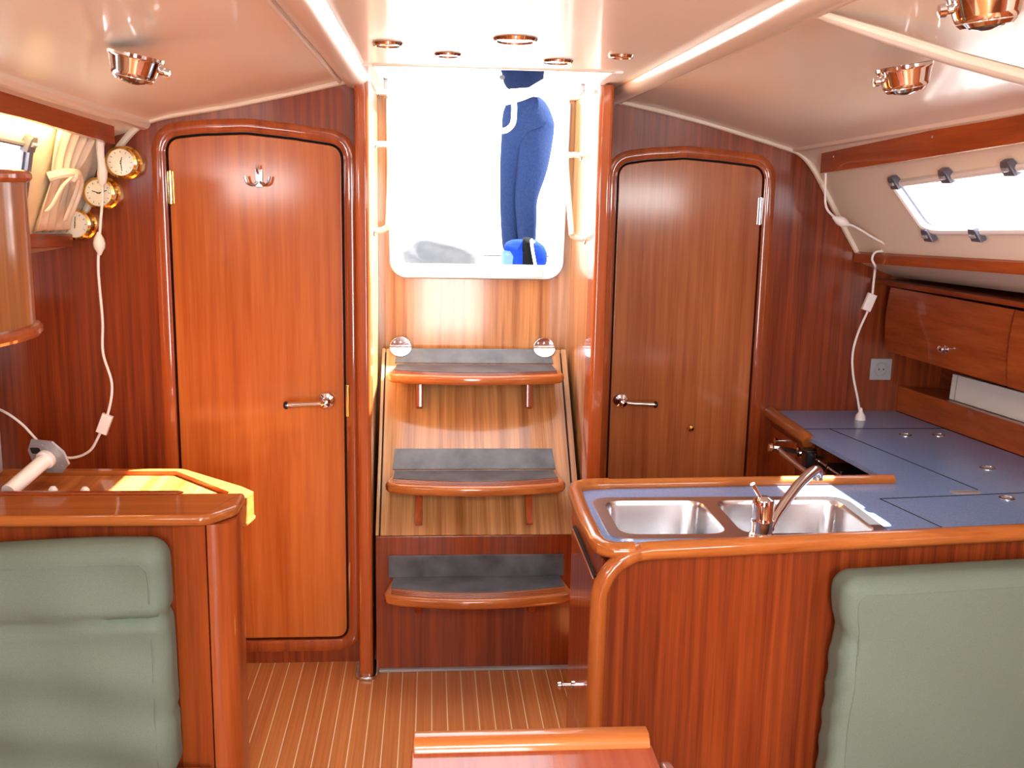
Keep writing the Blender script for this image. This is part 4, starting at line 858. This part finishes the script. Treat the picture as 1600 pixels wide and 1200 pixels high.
# ================================================================== COCKPIT OUTSIDE
ck_ = thing('floor_cockpit', 'white cockpit moulding outside the companionway', kind='structure', loc=(0.17, 6, 1.08))
b = B(); box(b, -1.6, 1.95, 3.95, 8.2, 1.02, 1.08); obj('cockpit_sole', b, 'nonskid', ck_)
b = B(); box(b, -0.6, 0.95, 3.87, 4.30, 1.02, 1.255, 0.03); obj('bridge_deck', b, 'gel', ck_)
for x0, x1 in ((-1.6, -0.45), (0.88, 1.95)):
    b = B(); box(b, x0, x1, 4.31, 7.6, 1.081, 1.42, 0.03); obj('cockpit_seat', b, 'gel', ck_)
b = B(); box(b, -1.6, 1.95, 8.0, 8.2, 1.081, 1.62, 0.03); obj('transom', b, 'gel', ck_)

def skin_mesh(name, nodes, edges, mat, parent, sub=2, sy=1.0):
    """nodes: name -> (x, y, z, r)"""
    ks = list(nodes); me = bpy.data.meshes.new(name); me.from_pydata([nodes[k][:3] for k in ks], [(ks.index(a), ks.index(b_)) for a, b_ in edges], [])
    o = bpy.data.objects.new(name, me); C.objects.link(o); o.modifiers.new('skin', 'SKIN').use_smooth_shade = True
    for i, k in enumerate(ks):
        r = nodes[k][3]; sv = me.skin_vertices[0].data[i]; sv.radius = (r, r) if not isinstance(r, tuple) else r; sv.use_root = (i == 0)
    o.modifiers.new('sub', 'SUBSURF').levels = sub; o.modifiers['sub'].render_levels = sub
    dg = bpy.context.evaluated_depsgraph_get(); m2 = bpy.data.meshes.new_from_object(o.evaluated_get(dg)); bpy.data.objects.remove(o); bpy.data.meshes.remove(me)
    m2.name = name; m2.materials.clear(); m2.materials.append(M[mat])
    for p in m2.polygons: p.use_smooth = True
    o = bpy.data.objects.new(name, m2); C.objects.link(o); o.parent = parent
    o.matrix_parent_inverse = Matrix.Translation(-parent.location) if parent.parent is None else Matrix.Identity(4); return o
pr_ = thing('person', 'person in blue jeans and navy top standing in the sunlit cockpit', 'person', loc=(0.575, 6.5, 1.08))
PY = 6.5
legs = {'pelvis': (0.585, PY, 2.05, .155), 'hl': (0.523, PY-.01, 1.955, .100), 'tl': (0.515, PY, 1.76, .084), 'kl': (0.492, PY-.04, 1.545, .057), 'cl': (0.500, PY, 1.38, .055), 'al': (0.505, PY+.03, 1.19, .040), 'fl': (0.495, PY-.09, 1.115, .036), 'fl2': (0.49, PY-.15, 1.108, .028),
        'hr': (0.660, PY-.01, 1.955, .108), 'tr': (0.632, PY-.06, 1.76, .100), 'kr': (0.585, PY-.10, 1.54, .064), 'cr': (0.598, PY-.05, 1.38, .058), 'ar': (0.610, PY-.01, 1.19, .042), 'fr': (0.615, PY-.13, 1.115, .036), 'fr2': (0.617, PY-.19, 1.108, .028)}
le = [('pelvis', 'hl'), ('hl', 'tl'), ('tl', 'kl'), ('kl', 'cl'), ('cl', 'al'), ('al', 'fl'), ('fl', 'fl2'), ('pelvis', 'hr'), ('hr', 'tr'), ('tr', 'kr'), ('kr', 'cr'), ('cr', 'ar'), ('ar', 'fr'), ('fr', 'fr2')]
tor = {'waist': (0.570, PY, 2.17, .118), 'rib': (0.560, PY, 2.30, .125), 'chest': (0.558, PY, 2.43, .135), 'neck0': (0.558, PY, 2.52, .065), 'neck1': (0.556, PY-.02, 2.58, .052), 'head': (0.555, PY-.03, 2.66, .075), 'crown': (0.555, PY-.02, 2.735, .070)}
te = [('pelvis', 'waist'), ('waist', 'rib'), ('rib', 'chest'), ('chest', 'neck0'), ('neck0', 'neck1'), ('neck1', 'head'), ('head', 'crown')]
arms = {'sr': (0.715, PY, 2.455, .058), 'er': (0.815, PY-.16, 2.275, .040), 'fr_a': (0.67, PY-.25, 2.205, .038), 'wr': (0.530, PY-.30, 2.130, .025), 'pr': (0.475, PY-.315, 2.115, .028),
        'sl': (0.405, PY, 2.455, .056), 'el': (0.385, PY+.14, 2.25, .043), 'wl': (0.50, PY+.20, 2.12, .029), 'pl': (0.56, PY+.21, 2.10, .032)}
ae = [('chest', 'sr'), ('sr', 'er'), ('er', 'fr_a'), ('fr_a', 'wr'), ('wr', 'pr'), ('chest', 'sl'), ('sl', 'el'), ('el', 'wl'), ('wl', 'pl')]
fing = {}; fe = []
for h, bx_, bz_, dx, yo in (('pr', .475, 2.115, -1, 0), ('pl', .56, 2.10, 1, .525)):
    for k in range(4):
        o0 = (k-1.5)*.019; ln = (.028, .034, .031, .024)[k]
        fing[h+'a%d' % k] = (bx_+dx*.035, PY+yo-.315-.012*(k % 2), bz_-o0, .010); fing[h+'b%d' % k] = (bx_+dx*(.035+ln), PY+yo-.335, bz_-o0-.008, .009); fing[h+'c%d' % k] = (bx_+dx*(.030+ln*.9), PY+yo-.350, bz_-o0-.030, .008)
        fe += [(h, h+'a%d' % k), (h+'a%d' % k, h+'b%d' % k), (h+'b%d' % k, h+'c%d' % k)]
    fing[h+'t0'] = (bx_+dx*.004, PY+yo-.35, bz_+.026, .011); fing[h+'t1'] = (bx_+dx*.030, PY+yo-.372, bz_+.022, .009); fe += [(h, h+'t0'), (h+'t0', h+'t1')]
slim = {a: (*v[:3], v[3] if a[:2] in ('fl', 'fr') else v[3]*.72) for a, v in legs.items()}
slimt = {a: (*v[:3], v[3]*.80 if a in ('waist', 'rib', 'chest') else v[3]) for a, v in tor.items()}
body = skin_mesh('body', {**slim, **slimt, **arms, **fing}, le+te+ae+fe, 'skin', pr_)
g = lambda d, k=.012: {a: (*v[:3], v[3]+k) for a, v in d.items() if a[:2] not in ('fl', 'fr')}
jw = dict(g(legs)); jw['top'] = (0.572, PY, 2.19, .138)
skin_mesh('jeans', jw, [e for e in le if e[1][:2] not in ('fl', 'fr')]+[('pelvis', 'top')], 'denim', pr_)
tw = {a: (*tor[a][:3], tor[a][3]+.014) for a in ('waist', 'rib', 'chest', 'neck0')}; tw['sr'] = (*arms['sr'][:3], .072); tw['sl'] = (*arms['sl'][:3], .070)
tw['sr2'] = (0.757, PY-.06, 2.36, .064); tw['sl2'] = (0.37, PY-.05, 2.36, .062)
skin_mesh('top', tw, [('waist', 'rib'), ('rib', 'chest'), ('chest', 'neck0'), ('chest', 'sr'), ('chest', 'sl'), ('sr', 'sr2'), ('sl', 'sl2')], 'navy', pr_)
hb = lathe(B(), [(.02, .10), (.07, .085), (.092, .04), (.093, -.02), (.085, -.09), (.06, -.12)], (0.555, PY+.005, 2.70), (0, .25, 1), 18); obj('hair', hb, 'hair', pr_)
for dx in (-.03, .03): obj('eye', lathe(B(), [(.001, -.010), (.010, 0), (.001, .010)], (0.555+dx, PY-.098, 2.675), (0, -1, 0), 10), 'black', pr_)
obj('nose', lathe(B(), [(.014, 0), (.010, .014), (.002, .03)], (0.555, PY-.095, 2.645), (0, -.6, .8), 10), 'skin', pr_)
b = B(); box(b, .535, .575, PY-.103, PY-.090, 2.612, 2.620, .003); obj('mouth', b, 'skin', pr_)
for dx in (-.012, .012): obj('sunglasses_lens', lathe(B(), [(.001, -.006), (.016, 0), (.001, .006)], (0.405+.02, PY-.125, 2.285+dx*2.6), (0, -1, 0), 12), 'white' if dx > 0 else 'black', pr_)
rp = thing('rope_loop', 'white rope loop hanging from the hands of the person', 'rope', loc=(0.47, 6.1, 1.94))
obj('rope', tube(B(), smooth_path([(0.455, PY-.36, 2.16), (0.478, PY-.37, 2.10), (0.482, PY-.37, 2.03), (0.474, PY-.37, 1.97), (0.44, PY-.37, 1.935), (0.40, PY-.36, 1.93), (0.36, PY-.35, 1.95)], 5), 0.016, 10), 'rope', rp)
# blue and black bag by the feet
bg_ = thing('sports_bag', 'blue bag with black straps on the cockpit sole beside the jeans', 'bag', loc=(0.54, 5.98, 1.08))
def lump(bm, c, h, seed, n=2.6, nu=24, nv=16, amp=.05):
    rng = random.Random(seed); ph = [rng.uniform(0, 6) for _ in range(6)]; rows = []
    for j in range(nv+1):
        ph_ = -PI/2+PI*j/nv; row = []
        for i in range(nu+1):
            th = 2*PI*(i % nu)/nu; e = 2/n
            sg = lambda v: math.copysign(abs(v)**e, v)
            k = 1+amp*(math.sin(3*th+ph[0]+4*ph_)+.6*math.sin(5*th+ph[1]-3*ph_)+.5*math.sin(9*ph_+ph[2]+2*th))
            row.append((c[0]+h[0]*sg(math.cos(ph_))*sg(math.cos(th))*k, c[1]+h[1]*sg(math.cos(ph_))*sg(math.sin(th))*k, c[2]+h[2]*sg(math.sin(ph_))))
        rows.append(row)
    grid(bm, rows); bmesh.ops.remove_doubles(bm, verts=bm.verts[:], dist=1e-5); return bm
obj('bag_body', lump(B(), (0.545, 6.0, 1.195), (.125, .10, .115), 3, 3.2), 'bagblue', bg_, ang=1.6)
obj('centre_panel', lump(B(), (0.560, 5.985, 1.20), (.036, .108, .122), 5, 4), 'bagblack', bg_, ang=1.6)
obj('strap', tube(B(), smooth_path([(0.60, 5.95, 1.29), (0.575, 5.875, 1.31), (0.585, 5.87, 1.24), (0.60, 5.872, 1.17)], 5), .008, 8), 'rope', bg_)
obj('side_pocket', lump(B(), (0.455, 5.95, 1.17), (.05, .05, .085), 8, 3), 'pocket', bg_, ang=1.6)
# crumpled grey canvas bundle
tag(obj('canvas_bundle', lump(B(), (0.06, 5.05, 1.235), (.185, .16, .155), 11, 2.4, 36, 24, .07), 'canvas', ang=1.6), 'crumpled pale grey canvas bundle on the cockpit sole', 'canvas')
